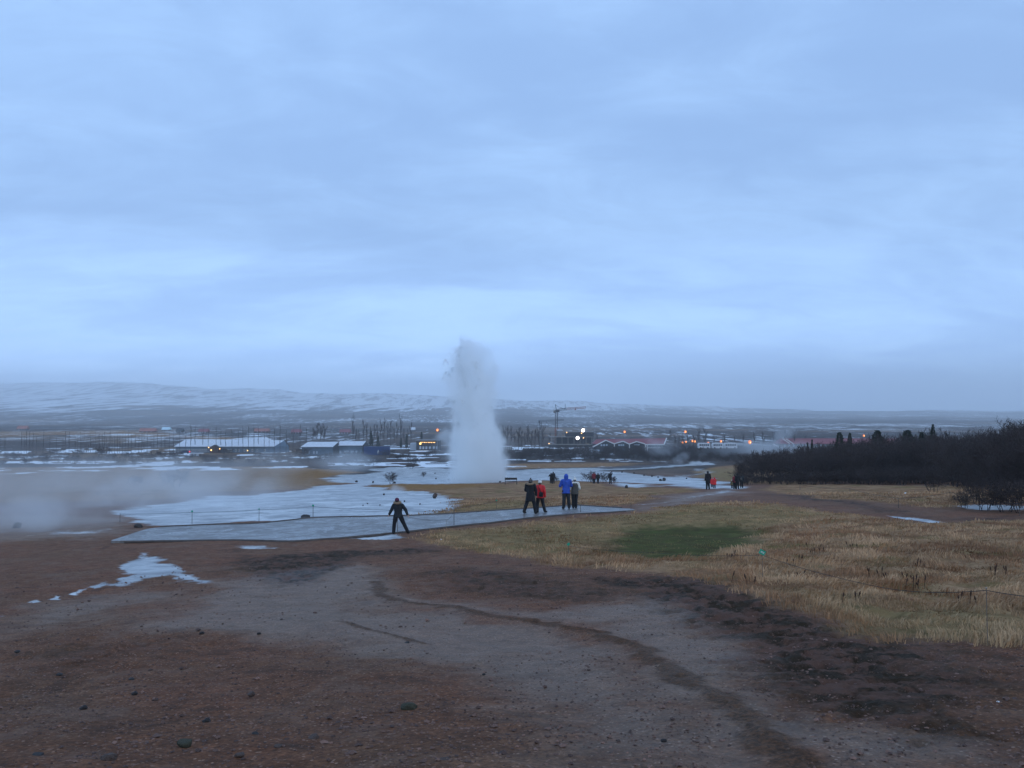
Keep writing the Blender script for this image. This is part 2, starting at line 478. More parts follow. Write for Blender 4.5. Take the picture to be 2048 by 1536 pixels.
# (layer, edge softness in metres, strength, pixel outline turned into ground points)
POLYS = [
    # big pale silica sheets
    (SIL, 1.2, 1.0, [(215, 1040), (250, 1018), (330, 1008), (430, 990), (520, 990), (590, 982), (645, 972), (690, 968), (735, 967), (760, 978), (800, 980),
                     (850, 984), (870, 986), (892, 998), (915, 1014), (862, 1026), (800, 1035), (735, 1039), (640, 1040), (560, 1043), (430, 1047), (300, 1050)]),
    (SIL, 3.0, 1.0, [(660, 958), (690, 951), (760, 943), (720, 937), (790, 933), (880, 935), (920, 940), (1010, 941), (1100, 937), (1200, 936), (1215, 942),
                     (1260, 946), (1310, 953), (1330, 951), (1420, 958), (1455, 968), (1495, 972), (1470, 977), (1400, 974), (1330, 966), (1230, 964), (1150, 962), (1080, 960), (1040, 963), (1000, 966),
                     (880, 968), (800, 967), (740, 969), (700, 966), (655, 964)]),
    (SIL, 2.0, 0.9, [(1225, 966), (1250, 965), (1292, 968), (1280, 974), (1240, 974), (1228, 971)]),
    (SIL, 3.0, 0.95, [(1372, 956), (1390, 948), (1402, 941), (1395, 937), (1410, 936), (1408, 944), (1392, 955), (1420, 962)]),
    (SIL, 2.5, 1.0, [(1000, 943), (1150, 940), (1290, 935), (1370, 929), (1400, 922), (1422, 925), (1432, 929), (1380, 932), (1300, 937), (1180, 941), (1040, 945)]),
    # foreground leftovers of snow on the red gravel
    (SIL, 0.30, 1.0, [(300, 1105), (306, 1112), (322, 1124), (348, 1131), (368, 1142), (388, 1146), (404, 1158), (420, 1168), (398, 1171), (372, 1160), (352, 1152), (322, 1157),
                      (300, 1164), (268, 1171), (236, 1170), (246, 1160), (262, 1152), (242, 1142), (240, 1136), (262, 1128), (288, 1118)]),
    (SIL, 0.12, 0.9, [(182, 1175), (208, 1164), (216, 1170), (200, 1178), (184, 1180)]),
    (SIL, 0.12, 0.9, [(130, 1192), (150, 1184), (168, 1179), (164, 1186), (148, 1192)]),
    (SIL, 0.10, 0.9, [(98, 1200), (112, 1193), (122, 1196), (118, 1202)]),
    (SIL, 0.09, 0.9, [(60, 1204), (76, 1200), (82, 1204), (66, 1207)]),
    (SIL, 0.08, 0.85, [(0, 1234), (6, 1228), (12, 1232)]),
    (SIL, 0.25, 0.9, [(700, 1076), (740, 1071), (800, 1068), (812, 1072), (780, 1078), (730, 1080)]),
    (SIL, 0.25, 0.55, [(470, 1094), (510, 1092), (556, 1096), (540, 1100), (490, 1099)]),
    (SIL, 0.25, 0.75, [(1776, 1029), (1800, 1031), (1850, 1037), (1905, 1044), (1880, 1046), (1830, 1041), (1788, 1036)]),
    (SIL, 0.5, 0.8, [(1920, 1011), (1950, 1010), (2060, 1012), (2060, 1019), (1980, 1020), (1935, 1018)]),
    (SIL, 1.0, 0.52, [(1270, 1010), (1340, 1003), (1400, 985), (1440, 978), (1480, 980), (1420, 992), (1380, 1002), (1300, 1012)]),
    # grass
    (GRS, 1.2, 1.0, [(850, 1070), (905, 1060), (1050, 1046), (1180, 1036), (1280, 1028), (1340, 1018), (1400, 1008), (1480, 1003), (1560, 1008), (1640, 1018), (1720, 1026), (1790, 1040),
                     (1900, 1049), (1960, 1042), (2250, 1046), (2400, 1330), (2048, 1292), (1940, 1282), (1850, 1262), (1760, 1240), (1700, 1226), (1600, 1198), (1500, 1172), (1400, 1160),
                     (1300, 1150), (1200, 1140), (1130, 1130), (1050, 1118), (980, 1104), (900, 1086)]),
    (GRS, 1.5, 1.0, [(1540, 968), (1700, 970), (1950, 972), (2300, 975), (2300, 1004), (1940, 1006), (1900, 1020), (1830, 1012), (1700, 1000), (1600, 990), (1545, 980)]),
    (GRS, 1.5, 1.0, [(738, 974), (790, 966), (900, 967), (1000, 968), (1080, 962), (1200, 965), (1225, 974), (1300, 974), (1420, 976), (1380, 984), (1300, 1000), (1240, 1012),
                     (1100, 1014), (1000, 1022), (900, 1031), (850, 1034), (905, 1016), (885, 994), (862, 984), (800, 980)]),
    (GRS, 4.0, 0.9, [(0, 935), (560, 933), (700, 940), (745, 944), (690, 950), (640, 960), (720, 966), (640, 970), (560, 980), (420, 985), (300, 1000), (200, 1000), (0, 1005), (-400, 1005), (-400, 935)]),
    (OCH, 4.0, 0.85, [(520, 944), (600, 939), (690, 942), (700, 948), (640, 956), (580, 972), (500, 972)]),
    (OCH, 2.0, 0.8, [(738, 974), (790, 966), (900, 967), (1000, 969), (930, 978), (860, 980), (800, 978)]),
    (GRS, 4.0, 1.0, [(1402, 945), (1430, 932), (1480, 930), (1600, 935), (1600, 966), (1500, 968), (1440, 962), (1410, 956)]),
    (OLV, 4.0, 1.0, [(1402, 950), (1420, 938), (1470, 936), (1500, 950), (1480, 962), (1420, 958)]),
    (OLV, 1.2, 0.8, [(860, 1070), (950, 1058), (1080, 1046), (1280, 1030), (1380, 1012), (1560, 1010), (1700, 1030), (1560, 1050), (1250, 1060), (1180, 1090), (1100, 1110), (960, 1098)]),
    (OLV, 0.9, 0.9, [(1500, 1178), (1620, 1195), (1720, 1205), (1840, 1215), (2080, 1235), (2080, 1296), (1900, 1276), (1760, 1244), (1620, 1208)]),
    (OLV, 1.5, 0.8, [(850, 1026), (960, 1008), (1080, 1000), (1100, 1012), (940, 1028), (860, 1034)]),
    (GRN, 1.1, 1.0, [(1205, 1074), (1250, 1056), (1340, 1046), (1450, 1046), (1525, 1056), (1552, 1070), (1510, 1085), (1420, 1096), (1340, 1108), (1270, 1106), (1215, 1092)]),
    # grey wet clay
    (CLY, 1.0, 0.9, [(420, 1180), (500, 1150), (640, 1135), (720, 1120), (760, 1140), (745, 1175), (800, 1215), (1000, 1225), (1200, 1262), (1290, 1290), (1340, 1335), (1420, 1385), (1500, 1450),
                     (1640, 1560), (1000, 1560), (1060, 1440), (1000, 1350), (900, 1330), (800, 1300), (640, 1275), (400, 1262), (250, 1270), (330, 1220)]),
    (CLY, 0.9, 1.0, [(760, 1190), (900, 1205), (1050, 1215), (1250, 1190), (1400, 1230), (1520, 1290), (1640, 1370), (1750, 1440), (2000, 1500), (2100, 1560), (1650, 1560), (1500, 1440), (1420, 1375), (1340, 1315),
                     (1280, 1275), (1150, 1245), (980, 1225), (800, 1212)]),
    (CLY, 1.5, 0.75, [(0, 1275), (0, 1235), (120, 1205), (260, 1182), (430, 1180), (420, 1200), (300, 1215), (150, 1245)]),
    (CLY, 1.5, 0.8, [(1255, 1022), (1320, 1004), (1390, 984), (1480, 979), (1520, 984), (1440, 996), (1360, 1010), (1290, 1026)]),
    (CLY, 1.5, 0.7, [(1040, 972), (1180, 972), (1230, 980), (1120, 998), (980, 1004), (900, 1000), (960, 985)]),
    (CLY, 5, 0.7, [(1215, 943), (1300, 938), (1380, 934), (1398, 938), (1370, 953), (1290, 948)]),
    (CLY, 1.5, 0.8, [(-300, 1030), (60, 1032), (260, 1035), (250, 1062), (170, 1078), (40, 1082), (-300, 1085)]),
    (SIL, 1.2, 0.55, [(20, 1064), (60, 1058), (180, 1060), (250, 1050), (240, 1060), (150, 1068), (60, 1070)]),
    # churned dark mud
    (MUD, 1.0, 1.0, [(1150, 1150), (1300, 1152), (1500, 1180), (1600, 1205), (1700, 1232), (1850, 1266), (2060, 1300), (2120, 1420), (2000, 1500), (1750, 1420), (1640, 1350), (1520, 1275), (1380, 1220), (1200, 1185)]),
    (MUD, 0.8, 0.8, [(450, 1125), (560, 1112), (700, 1100), (860, 1088), (900, 1100), (740, 1112), (660, 1150), (560, 1175), (470, 1160)]),
    (MUD, 1.0, 0.6, [(760, 1150), (900, 1135), (1100, 1145), (1250, 1180), (1180, 1200), (1000, 1195), (860, 1185)]),
    (MUD, 1.0, 0.5, [(0, 1280), (200, 1290), (420, 1260), (480, 1285), (300, 1330), (0, 1400)]),
    (MUD, 1.2, 0.7, [(1500, 986), (1600, 990), (1720, 1005), (1900, 1035), (2060, 1030), (2060, 1042), (1960, 1044), (1880, 1042), (1780, 1026), (1600, 1002)]),
    # asphalt road behind the geyser
    (ROD, 2.5, 1.0, [(900, 938), (1000, 940), (1120, 937), (1250, 933), (1360, 927), (1440, 922), (1440, 926), (1370, 931), (1290, 936), (1150, 941), (1000, 944), (900, 941)]),
    (GRS, 8.0, 0.8, [(1005, 928), (1200, 925), (1330, 928), (1200, 933), (1010, 939)]),
    (OCH, 15, 0.75, [(-60, 862), (240, 862), (420, 872), (540, 880), (420, 884), (330, 874), (100, 871), (-60, 876)]),
]
LINES = [  # eroded brown gravel ridges: (half width m, points)
    (RDG, 0.15, [(752, 1165), (768, 1192), (830, 1208), (920, 1216), (1000, 1232), (1100, 1244), (1200, 1262), (1280, 1288), (1310, 1316), (1360, 1350), (1420, 1385), (1480, 1430), (1560, 1500), (1640, 1560)]),
    (RDG, 0.06, [(670, 1243), (720, 1256), (760, 1264), (800, 1272), (850, 1284)]),
]


def seg_dist(X, Y, pts, closed):
    d2 = np.full(X.shape, 1e18)
    n = len(pts)
    inside = np.zeros(X.shape, bool)
    for i in range(n if closed else n - 1):
        ax, ay = pts[i]; bx, by = pts[(i + 1) % n]
        ex, ey = bx - ax, by - ay
        L = ex * ex + ey * ey + 1e-12
        t = np.clip(((X - ax) * ex + (Y - ay) * ey) / L, 0, 1)
        d2 = np.minimum(d2, (X - ax - t * ex) ** 2 + (Y - ay - t * ey) ** 2)
        if closed:
            c = (ay > Y) != (by > Y)
            if abs(ey) > 1e-12:
                inside ^= c & (X < ax + (Y - ay) * ex / ey)
    return np.sqrt(d2), inside


LAYER_NAMES = [SIL, GRS, GRN, CLY, MUD, RDG, SNW, ROD, OLV, OCH, HIL]
_world_polys = [(l, w, s_, [ground_at(*p) for p in pts]) for l, w, s_, pts in POLYS]
_world_lines = [(l, w, [ground_at(*p) for p in pts]) for l, w, pts in LINES]


def region_masks(X, Y):
    out_ = {n: np.zeros(X.shape) for n in LAYER_NAMES}
    for l, w, s_, pts in _world_polys:
        P = np.array(pts)
        x0, y0 = P.min(0) - 2 * w; x1, y1 = P.max(0) + 2 * w
        idx = np.nonzero((X > x0) & (X < x1) & (Y > y0) & (Y < y1))[0]
        if len(idx) == 0: continue
        xi, yi = X[idx], Y[idx]
        amp_ = 4.6 if l == SIL else 3.4
        wx = (fbm(xi, yi, 4.5 * w, 5, 71, 0.65) - 0.5) * w * amp_
        wy = (fbm(xi, yi, 4.5 * w, 5, 73, 0.65) - 0.5) * w * amp_
        d, ins = seg_dist(xi + wx, yi + wy, pts, True)
        sd_ = np.where(ins, d, -d)
        m = np.clip(0.5 + sd_ / (2 * w), 0, 1) * s_
        out_[l][idx] = np.maximum(out_[l][idx], m)
    for l, w, pts in _world_lines:
        P = np.array(pts)
        x0, y0 = P.min(0) - 4 * w; x1, y1 = P.max(0) + 4 * w
        idx = np.nonzero((X > x0) & (X < x1) & (Y > y0) & (Y < y1))[0]
        wig = (fbm(X[idx], Y[idx], 0.5, 3, 77) - 0.5) * w * 2.2
        d, _ = seg_dist(X[idx] + wig, Y[idx] + wig, pts, False)
        out_[l][idx] = np.maximum(out_[l][idx], np.clip(1.0 - d / (2.2 * w), 0, 1))
    # snow lying on the plain and, more and more, on the hill
    D = np.hypot(X, Y)
    plain = sstep(222, 262, D)
    s1 = fbm(X, Y, 14, 4, 41, 0.6)
    left = sstep(120, -60, X * 400 / np.maximum(D, 1))
    near_snow = sstep(0.53, 0.60, s1) * (0.35 + 0.65 * left) * (1 - sstep(420, 560, D)) * plain
    el = (base_h(X, Y) - (CAMZ - drop(Y)))
    out_[HIL] = sstep(6, 60, el + (fbm(X, Y, 300, 5, 55, 0.6) - 0.5) * 60)
    out_[SNW] = np.clip(near_snow * 0.9, 0, 1)
    return out_


# ------------------------------------------------------------------ ground mesh: a fan of rings round the viewer
def make_ground():
    rows = np.arange(1750, 831, -1.35)
    rr = np.expm1(np.linspace(math.log(1.4), math.log(9000), 6000))
    vr = FPX * drop(rr) / rr + 825
    radii = np.interp(rows, vr[::-1], rr[::-1])
    radii = np.concatenate([[0.4, 0.8, 1.2, 1.7, 2.2], radii[radii > 2.5]])
    last = radii[-1]
    # the hill rises steadily, so a steady ratio suits it
    far = np.exp(np.linspace(math.log(2000), math.log(8800), 190))
    radii = np.concatenate([radii[radii < 2000], far])
    ang = np.concatenate([np.arange(-38, 38.001, 0.105), np.linspace(38, 322, 72)[1:-1]])
    a = np.radians(ang)
    A, Rr = np.meshgrid(a, radii)
    X = (np.sin(A) * Rr).ravel(); Y = (np.cos(A) * Rr).ravel()
    nA, nR = len(a), len(radii)
    masks = region_masks(X, Y)
    Z = full_h(X, Y)
    d = np.hypot(X, Y)
    near = np.exp(-d / 25)
    Z += masks[MUD] * (np.abs(fbm(X, Y, 0.42, 4, 91, 0.6) - 0.5) * 2) ** 1.2 * -0.26
    Z += masks[MUD] * 0.03
    Z += masks[GRS] * (fbm(X, Y, 0.9, 4, 95, 0.6) - 0.5) * 0.30 * np.exp(-d / 150) * (1 - 0.8 * masks[GRN])
    Z += masks[RDG] * (fbm(X, Y, 0.2, 3, 97) - 0.15) * 0.08
    Z += near * (fbm(X, Y, 0.22, 3, 99) - 0.5) * 0.045 * (1 - 0.5 * masks[CLY])
    Z += np.exp(-d / 40) * (fbm(X + 0.6 * Y, Y * 0.35, 1.1, 4, 101) - 0.5) * 0.12
    Z -= masks[GRN] * 0.12
    Z -= np.clip(masks[SIL] * 2 - 0.6, 0, 1) * 0.05 * sstep(25, 35, d)
    i = np.arange(nR - 1)[:, None] * nA
    j = np.arange(nA)[None, :]
    j2 = (j + 1) % nA
    F = np.stack([i + j, i + nA + j, i + nA + j2, i + j2], -1).reshape(-1, 4)[:, ::-1]
    V = np.stack([X, Y, Z], 1)
    c = len(V)
    V = np.vstack([V, [[0, 0, float(full_h(0., 0.))]]])
    me = bpy.data.meshes.new('ground')
    tri = np.stack([np.full(nA, c), np.arange(nA), (np.arange(nA) + 1) % nA], 1)[:, ::-1]
    nq, nt_ = len(F), len(tri)
    me.vertices.add(len(V)); me.vertices.foreach_set('co', V.astype(np.float32).ravel())
    me.loops.add(nq * 4 + nt_ * 3)
    me.loops.foreach_set('vertex_index', np.concatenate([F.ravel(), tri.ravel()]).astype(np.int32))
    me.polygons.add(nq + nt_)
    me.polygons.foreach_set('loop_start', np.concatenate([np.arange(nq) * 4, nq * 4 + np.arange(nt_) * 3]).astype(np.int32))
    me.polygons.foreach_set('loop_total', np.concatenate([np.full(nq, 4), np.full(nt_, 3)]).astype(np.int32))
    me.polygons.foreach_set('use_smooth', np.full(nq + nt_, True))
    for n in LAYER_NAMES:
        at_ = me.attributes.new(n, 'FLOAT', 'POINT')
        at_.data.foreach_set('value', np.append(masks[n], 0).astype(np.float32))
    me.update(calc_edges=True)
    if me.polygons[0].normal.z < 0:
        me.flip_normals()
    return me


def ground_material():
    m = bpy.data.materials.new('ground')
    m.use_nodes = True
    t = m.node_tree
    bs = t.nodes['Principled BSDF']
    q = NT(t)
    P = q.n('ShaderNodeTexCoord').outputs['Object']
    att = {n: q.n('ShaderNodeAttribute', attribute_name=n).outputs['Fac'] for n in LAYER_NAMES}
    fine = q.noise(P, 22, 5, 0.7)          # gravel
    grit = q.noise(P, 95, 3, 0.7)
    mid = q.noise(P, 2.6, 6, 0.65)
    big = q.noise(P, 0.35, 5, 0.6)
    vast = q.noise(P, 0.03, 6, 0.6)
    edge = q.noise(P, 1.1, 8, 0.72, 0.6)
    edge2 = q.noise(P, 0.16, 8, 0.72, 0.8)

    def mask(n, amp, noise=edge, soft=0.10, thr=0.5):
        v = q.m('MULTIPLY_ADD', q.m('SUBTRACT', noise, 0.5), amp, att[n])
        return q.mr(v, thr - soft, thr + soft, 0, 1, True)

    # red-brown geothermal gravel
    col = q.mix(q.mr(mid, 0.32, 0.68), (0.180, 0.074, 0.038), (0.320, 0.132, 0.068))
    col = q.mix(q.mr(big, 0.38, 0.62), col, q.mix(q.mr(mid, 0.35, 0.65), (0.165, 0.077, 0.041), (0.280, 0.138, 0.074)))
    vor = q.n('ShaderNodeTexVoronoi', {'Vector': P, 'Scale': 34.0, 'Randomness': 1.0})
    vcell = q.n('ShaderNodeSeparateColor', {0: vor.outputs['Color']}).outputs
    vor2 = q.n('ShaderNodeTexVoronoi', {'Vector': P, 'Scale': 13.0, 'Randomness': 1.0})
    vcell2 = q.n('ShaderNodeSeparateColor', {0: vor2.outputs['Color']}).outputs
    dark = q.mix(0.72, col, (0.035, 0.018, 0.012))
    col = q.mix(q.mr(fine, 0.40, 0.58, 0.15, 1), dark, col)
    col = q.mix(q.mr(vcell[0], 0.0, 1.0, 0.0, 0.45), col, dark)
    peb = q.m('MULTIPLY', q.mr(vcell[1], 0.86, 0.90, 0, 0.8), q.mr(vor.outputs['Distance'], 0.25, 0.5, 1, 0))
    col = q.mix(peb, col, (0.42, 0.25, 0.17))
    peb2 = q.m('MULTIPLY', q.mr(vcell2[1], 0.90, 0.93, 0, 0.8), q.mr(vor2.outputs['Distance'], 0.2, 0.4, 1, 0))
    col = q.mix(peb2, col, q.mix(vcell2[2], (0.05, 0.028, 0.020), (0.34, 0.20, 0.14)))
    blot = q.noise(P, 0.8, 8, 0.74, 0.8)
    col = q.mix(q.mr(blot, 0.50, 0.62, 0, 0.6, True), col, q.mix(0.4, (0.20, 0.135, 0.100), col))
    col = q.mix(q.mr(blot, 0.36, 0.46, 0.55, 0, True), col, (0.060, 0.036, 0.026))
    scuff = q.mr(q.noise(P, 5.5, 8, 0.78, 0.5), 0.54, 0.64, 0, 0.75, True)
    col = q.mix(scuff, col, dark)
    # heath on the plain and beyond
    dist = q.n('ShaderNodeVectorMath', {0: P}, operation='LENGTH').outputs['Value']
    farf = q.mr(dist, 120, 230, 0, 1, True)
    def mp(sx_, sy_, ox):
        return q.n('ShaderNodeMapping', {0: P, 1: (ox, 0, 0), 3: (sx_, sy_, 0.0)}).outputs[0]
    heath = q.mix(q.mr(vast, 0.35, 0.65), (0.050, 0.034, 0.030), (0.105, 0.062, 0.040))
    heath = q.mix(q.mr(q.noise(P, 0.25, 6, 0.7), 0.40, 0.62), heath, (0.036, 0.030, 0.026))
    hb = q.noise(mp(1 / 340, 1 / 260, 5.3), 1.0, 7, 0.68, 0.4)
    heath = q.mix(q.mr(hb, 0.52, 0.60, 0, 0.8, True), heath, (0.022, 0.022, 0.021))
    heath = q.mix(q.mr(hb, 0.40, 0.46, 0.7, 0, True), heath, (0.190, 0.120, 0.068))
    col = q.mix(farf, col, heath)
    # wet grey clay
    clay_c = q.mix(q.mr(mid, 0.3, 0.7), (0.195, 0.124, 0.080), (0.325, 0.218, 0.144))
    clay_c = q.mix(q.mr(fine, 0.40, 0.60, 0.25, 1), q.mix(0.6, clay_c, (0.07, 0.04, 0.03)), clay_c)
    clay_c = q.mix(q.m('MULTIPLY', scuff, 0.7), clay_c, (0.075, 0.048, 0.036))
    clay_c = q.mix(peb, clay_c, (0.36, 0.27, 0.20))
    clay_m = q.m('MULTIPLY', mask(CLY, 1.5, q.noise(P, 0.7, 8, 0.72, 0.6), 0.42), 0.60)
    col = q.mix(clay_m, col, clay_c)
    # churned mud with dark clods
    clod = q.mr(q.noise(P, 1.7, 7, 0.72, 0.6), 0.43, 0.58, 1, 0, True)
    mud_m = mask(MUD, 0.7, edge, 0.3)
    mud_c = q.mix(clod, (0.115, 0.060, 0.042), (0.026, 0.019, 0.010))
    col = q.mix(q.m('MULTIPLY', mud_m, 0.9), col, mud_c)
    # brown gravel ridges
    rdg_m = mask(RDG, 1.7, q.noise(P, 4.5, 8, 0.78, 0.6), 0.22, 0.52)
    col = q.mix(q.m('MULTIPLY', rdg_m, 0.72), col, q.mix(q.mr(fine, 0.4, 0.6), (0.030, 0.017, 0.008), (0.12, 0.054, 0.024)))
    # grass mat
    g_var = q.noise(P, 1.4, 7, 0.7, 0.4)
    straw = q.mix(q.mr(g_var, 0.33, 0.66), (0.190, 0.110, 0.056), (0.44, 0.265, 0.145))
    rust = q.mix(q.mr(q.noise(P, 0.7, 5, 0.65), 0.47, 0.60), straw, (0.190, 0.092, 0.048))
    grass_c = q.mix(q.mr(q.noise(P, 0.45, 5, 0.6), 0.52, 0.66, 0, 0.7), rust, (0.135, 0.105, 0.034))
    grass_c = q.mix(q.m('MULTIPLY', mask(OLV, 0.6, edge, 0.35), 0.75), grass_c, q.mix(q.mr(g_var, 0.35, 0.65), (0.132, 0.096, 0.042), (0.325, 0.222, 0.102)))
    grass_c = q.mix(q.m('MULTIPLY', mask(OCH, 0.6, edge2, 0.35), 0.8), grass_c, q.mix(q.mr(g_var, 0.35, 0.65), (0.17, 0.085, 0.030), (0.32, 0.170, 0.062)))
    gm = mask(GRS, 0.8, edge, 0.22)
    gm = q.m('MAXIMUM', gm, q.m('MULTIPLY', mask(OCH, 0.6, edge2, 0.3), 0.9))
    col = q.mix(gm, col, grass_c)
    green_m = q.m('MULTIPLY', mask(GRN, 1.2, edge, 0.40), 0.85)
    col = q.mix(green_m, col, q.mix(q.mr(q.noise(P, 1.2, 6, 0.7), 0.36, 0.64), (0.036, 0.038, 0.016), (0.058, 0.085, 0.024)))
    # asphalt road
    road_m = mask(ROD, 0.3, edge2, 0.2)
    col = q.mix(road_m, col, (0.09, 0.085, 0.085))
    # silica crust, ice and wet snow
    sil_n = q.n('ShaderNodeTexNoise', {'Vector': q.n('ShaderNodeMapping', {0: P, 3: (0.7, 1.0, 1.0)}).outputs[0], 'Scale': 0.55, 'Detail': 9, 'Roughness': 0.72, 'Distortion': 0.7}).outputs[0]
    sil_m = mask(SIL, 1.6, q.m('ADD', q.m('MULTIPLY', sil_n, 0.4), q.m('ADD', q.m('MULTIPLY', q.noise(P, 3.2, 7, 0.7, 0.4), 0.3), q.m('MULTIPLY', q.noise(P, 10, 6, 0.75, 0.4), 0.3))), 0.20)
    wear = q.mr(sil_n, 0.30, 0.42, 0.0, 1, True)
    holes = q.mr(q.noise(P, 0.9, 9, 0.78, 0.9), 0.58, 0.64, 0, 1, True)
    sil_f = q.noise(P, 2.4, 8, 0.75, 0.8)
    sil_c = q.mix(q.mr(sil_n, 0.42, 0.58), (0.26, 0.27, 0.28), (0.62, 0.63, 0.62))
    sil_c = q.mix(q.mr(sil_f, 0.36, 0.62, 0.7, 0), sil_c, (0.20, 0.20, 0.205))
    sil_c = q.mix(q.m('MULTIPLY', q.mr(q.noise(P, 0.22, 6, 0.7, 0.6), 0.52, 0.62, 0, 0.75, True), 1.0), sil_c, (0.66, 0.67, 0.66))
    sil_c = q.mix(q.m('MULTIPLY', holes, 0.7), sil_c, (0.13, 0.11, 0.10))
    sil_c = q.mix(wear, (0.22, 0.19, 0.17), sil_c)
    col = q.mix(sil_m, col, sil_c)
    # snow on the plain and hill
    snv = q.m('MULTIPLY_ADD', q.m('SUBTRACT', q.noise(P, 0.10, 9, 0.78, 0.5), 0.5), 1.1, att[SNW])
    sn_m = q.m('MULTIPLY', q.mr(snv, 0.40, 0.60, 0, 1, True), farf)
    fl = q.noise(mp(1 / 10, 1 / 75, 3.1), 1.0, 7, 0.74, 0.3)
    fl2 = q.noise(mp(1 / 260, 1 / 900, 7.7), 1.0, 4, 0.6, 0.2)
    fleck = q.mr(q.m('MULTIPLY_ADD', q.m('SUBTRACT', fl2, 0.5), 0.6, fl), 0.575, 0.62, 0, 1.0, True)
    fleck = q.m('MULTIPLY', fleck, q.mr(dist, 420, 620, 0, 1, True))
    hl = q.noise(mp(1 / 60, 1 / 520, 1.7), 1.0, 9, 0.70, 0.3)
    hthr = q.mr(att[HIL], 0.0, 1.0, 0.68, 0.468)
    hill_s = q.mr(q.m('SUBTRACT', hl, hthr), -0.012, 0.022, 0, 1, True)
    hill_s = q.m('MULTIPLY', hill_s, q.mr(dist, 1700, 2300, 0, 1, True))
    sn_m = q.m('MAXIMUM', sn_m, q.m('MAXIMUM', fleck, hill_s))
    col = q.mix(q.m('MULTIPLY', sn_m, 0.95), col, (0.78, 0.80, 0.82))
    t.links.new(col, bs.inputs['Base Color'])
    # wetness: film of water on clay and silica
    r0 = q.mr(fine, 0.3, 0.7, 0.78, 0.92)
    r1 = q.mix(clay_m, q.n('ShaderNodeCombineXYZ', {0: r0, 1: r0, 2: r0}).outputs[0], (0.46, 0.46, 0.46))
    r1 = q.mix(q.m('MAXIMUM', gm, green_m), r1, (0.95, 0.95, 0.95))
    sr = q.mr(sil_f, 0.35, 0.65, 0.32, 0.62)
    r1 = q.mix(sil_m, r1, q.n('ShaderNodeCombineXYZ', {0: sr, 1: sr, 2: sr}).outputs[0])
    r1 = q.mix(road_m, r1, (0.4, 0.4, 0.4))
    r1 = q.mix(farf, r1, (0.95, 0.95, 0.95))
    t.links.new(q.n('ShaderNodeSeparateXYZ', {0: r1}).outputs[0], bs.inputs['Roughness'])
    bs.inputs['Specular IOR Level'].default_value = 0.5
    sp = q.m('MULTIPLY', q.m('SUBTRACT', 1.0, q.m('MULTIPLY', gm, 0.9)), q.mr(farf, 0, 1, q.mr(q.m('MULTIPLY', q.m('MAXIMUM', clay_m, sil_m), q.m('SUBTRACT', 1.0, rdg_m)), 0, 1, 0.10, 0.36), 0.08))
    t.links.new(sp, bs.inputs['Specular IOR Level'])
    nearf = q.mr(dist, 6, 70, 1, 0)
    h = q.m('ADD', q.m('MULTIPLY', fine, 0.6), q.m('ADD', q.m('MULTIPLY', grit, 0.25), q.m('MULTIPLY', q.noise(P, 7, 6, 0.7), 1.3)))
    st = q.m('MULTIPLY', nearf, q.mr(sil_m, 0, 1, 1.0, 0.35))
    b = q.n('ShaderNodeBump', {'Strength': q.m('MULTIPLY', st, 0.9), 'Distance': 0.045, 'Height': h})
    t.links.new(b.outputs[0], bs.inputs['Normal'])
    return m


M['ground'] = ground_material()
ground = link_mesh('ground', make_ground(), M['ground'])
tag(ground, kind='structure')

# ------------------------------------------------------------------ wet walkway
def curve_pts(pts, n):
    P = np.array(pts, float)
    t = np.concatenate([[0], np.cumsum(np.hypot(*np.diff(P, axis=0).T))])
    u = np.linspace(0, t[-1], n)
    q = np.stack([np.interp(u, t, P[:, 0]), np.interp(u, t, P[:, 1])], 1)
    for _ in range(4):
        q[1:-1] = (q[:-2] + 2 * q[1:-1] + q[2:]) / 4
    return q


near_edge = [ground_at(*p) for p in [(222, 1085), (330, 1083), (440, 1083), (560, 1086), (590, 1086), (640, 1082), (700, 1076), (800, 1066), (905, 1054), (1050, 1040), (1150, 1032), (1270, 1024)]]
far_edge = [ground_at(*p) for p in [(224, 1083), (300, 1058), (400, 1053), (530, 1050), (580, 1045), (620, 1040), (700, 1040), (800, 1038), (905, 1032), (1040, 1022), (1150, 1012), (1262, 1021)]]
NE, FE = curve_pts(near_edge, 90), curve_pts(far_edge, 90)


def walkway():
    n, w = 90, 9
    s_ = np.linspace(0, 1, w)[None, :, None]
    G = NE[:, None, :] * (1 - s_) + FE[:, None, :] * s_
    X, Y = G[..., 0].ravel(), G[..., 1].ravel()
    Z = full_h(X, Y)
    Z = np.convolve(np.pad(Z, 2 * w, mode='edge'), np.ones(1), 'valid')[2 * w:-2 * w]
    Z = np.maximum(Z, base_h(X, Y)) + 0.07
    top = np.stack([X, Y, Z], 1)
    i = np.arange(n - 1)[:, None] * w; j = np.arange(w - 1)[None, :]
    F = np.stack([i + j, i + w + j, i + w + j + 1, i + j + 1], -1).reshape(-1, 4)
    V = top; ofs = len(V)
    loop = [a * w for a in range(n)] + [(n - 1) * w + b_ for b_ in range(1, w)] + [a * w + w - 1 for a in range(n - 2, -1, -1)] + [b_ for b_ in range(w - 2, 0, -1)]
    low = top[loop].copy(); low[:, 2] -= 0.30
    V = np.vstack([V, low])
    L = len(loop)
    side = [(loop[a], loop[(a + 1) % L], ofs + (a + 1) % L, ofs + a) for a in range(L)]
    F = np.vstack([F, np.array(side)])
    me = np_mesh('walkway', V, F, False)
    bm = bmesh.new(); bm.from_mesh(me); bmesh.ops.recalc_face_normals(bm, faces=bm.faces); bm.to_mesh(me); bm.free()
    if me.polygons[5].normal.z < 0: me.flip_normals()
    return me


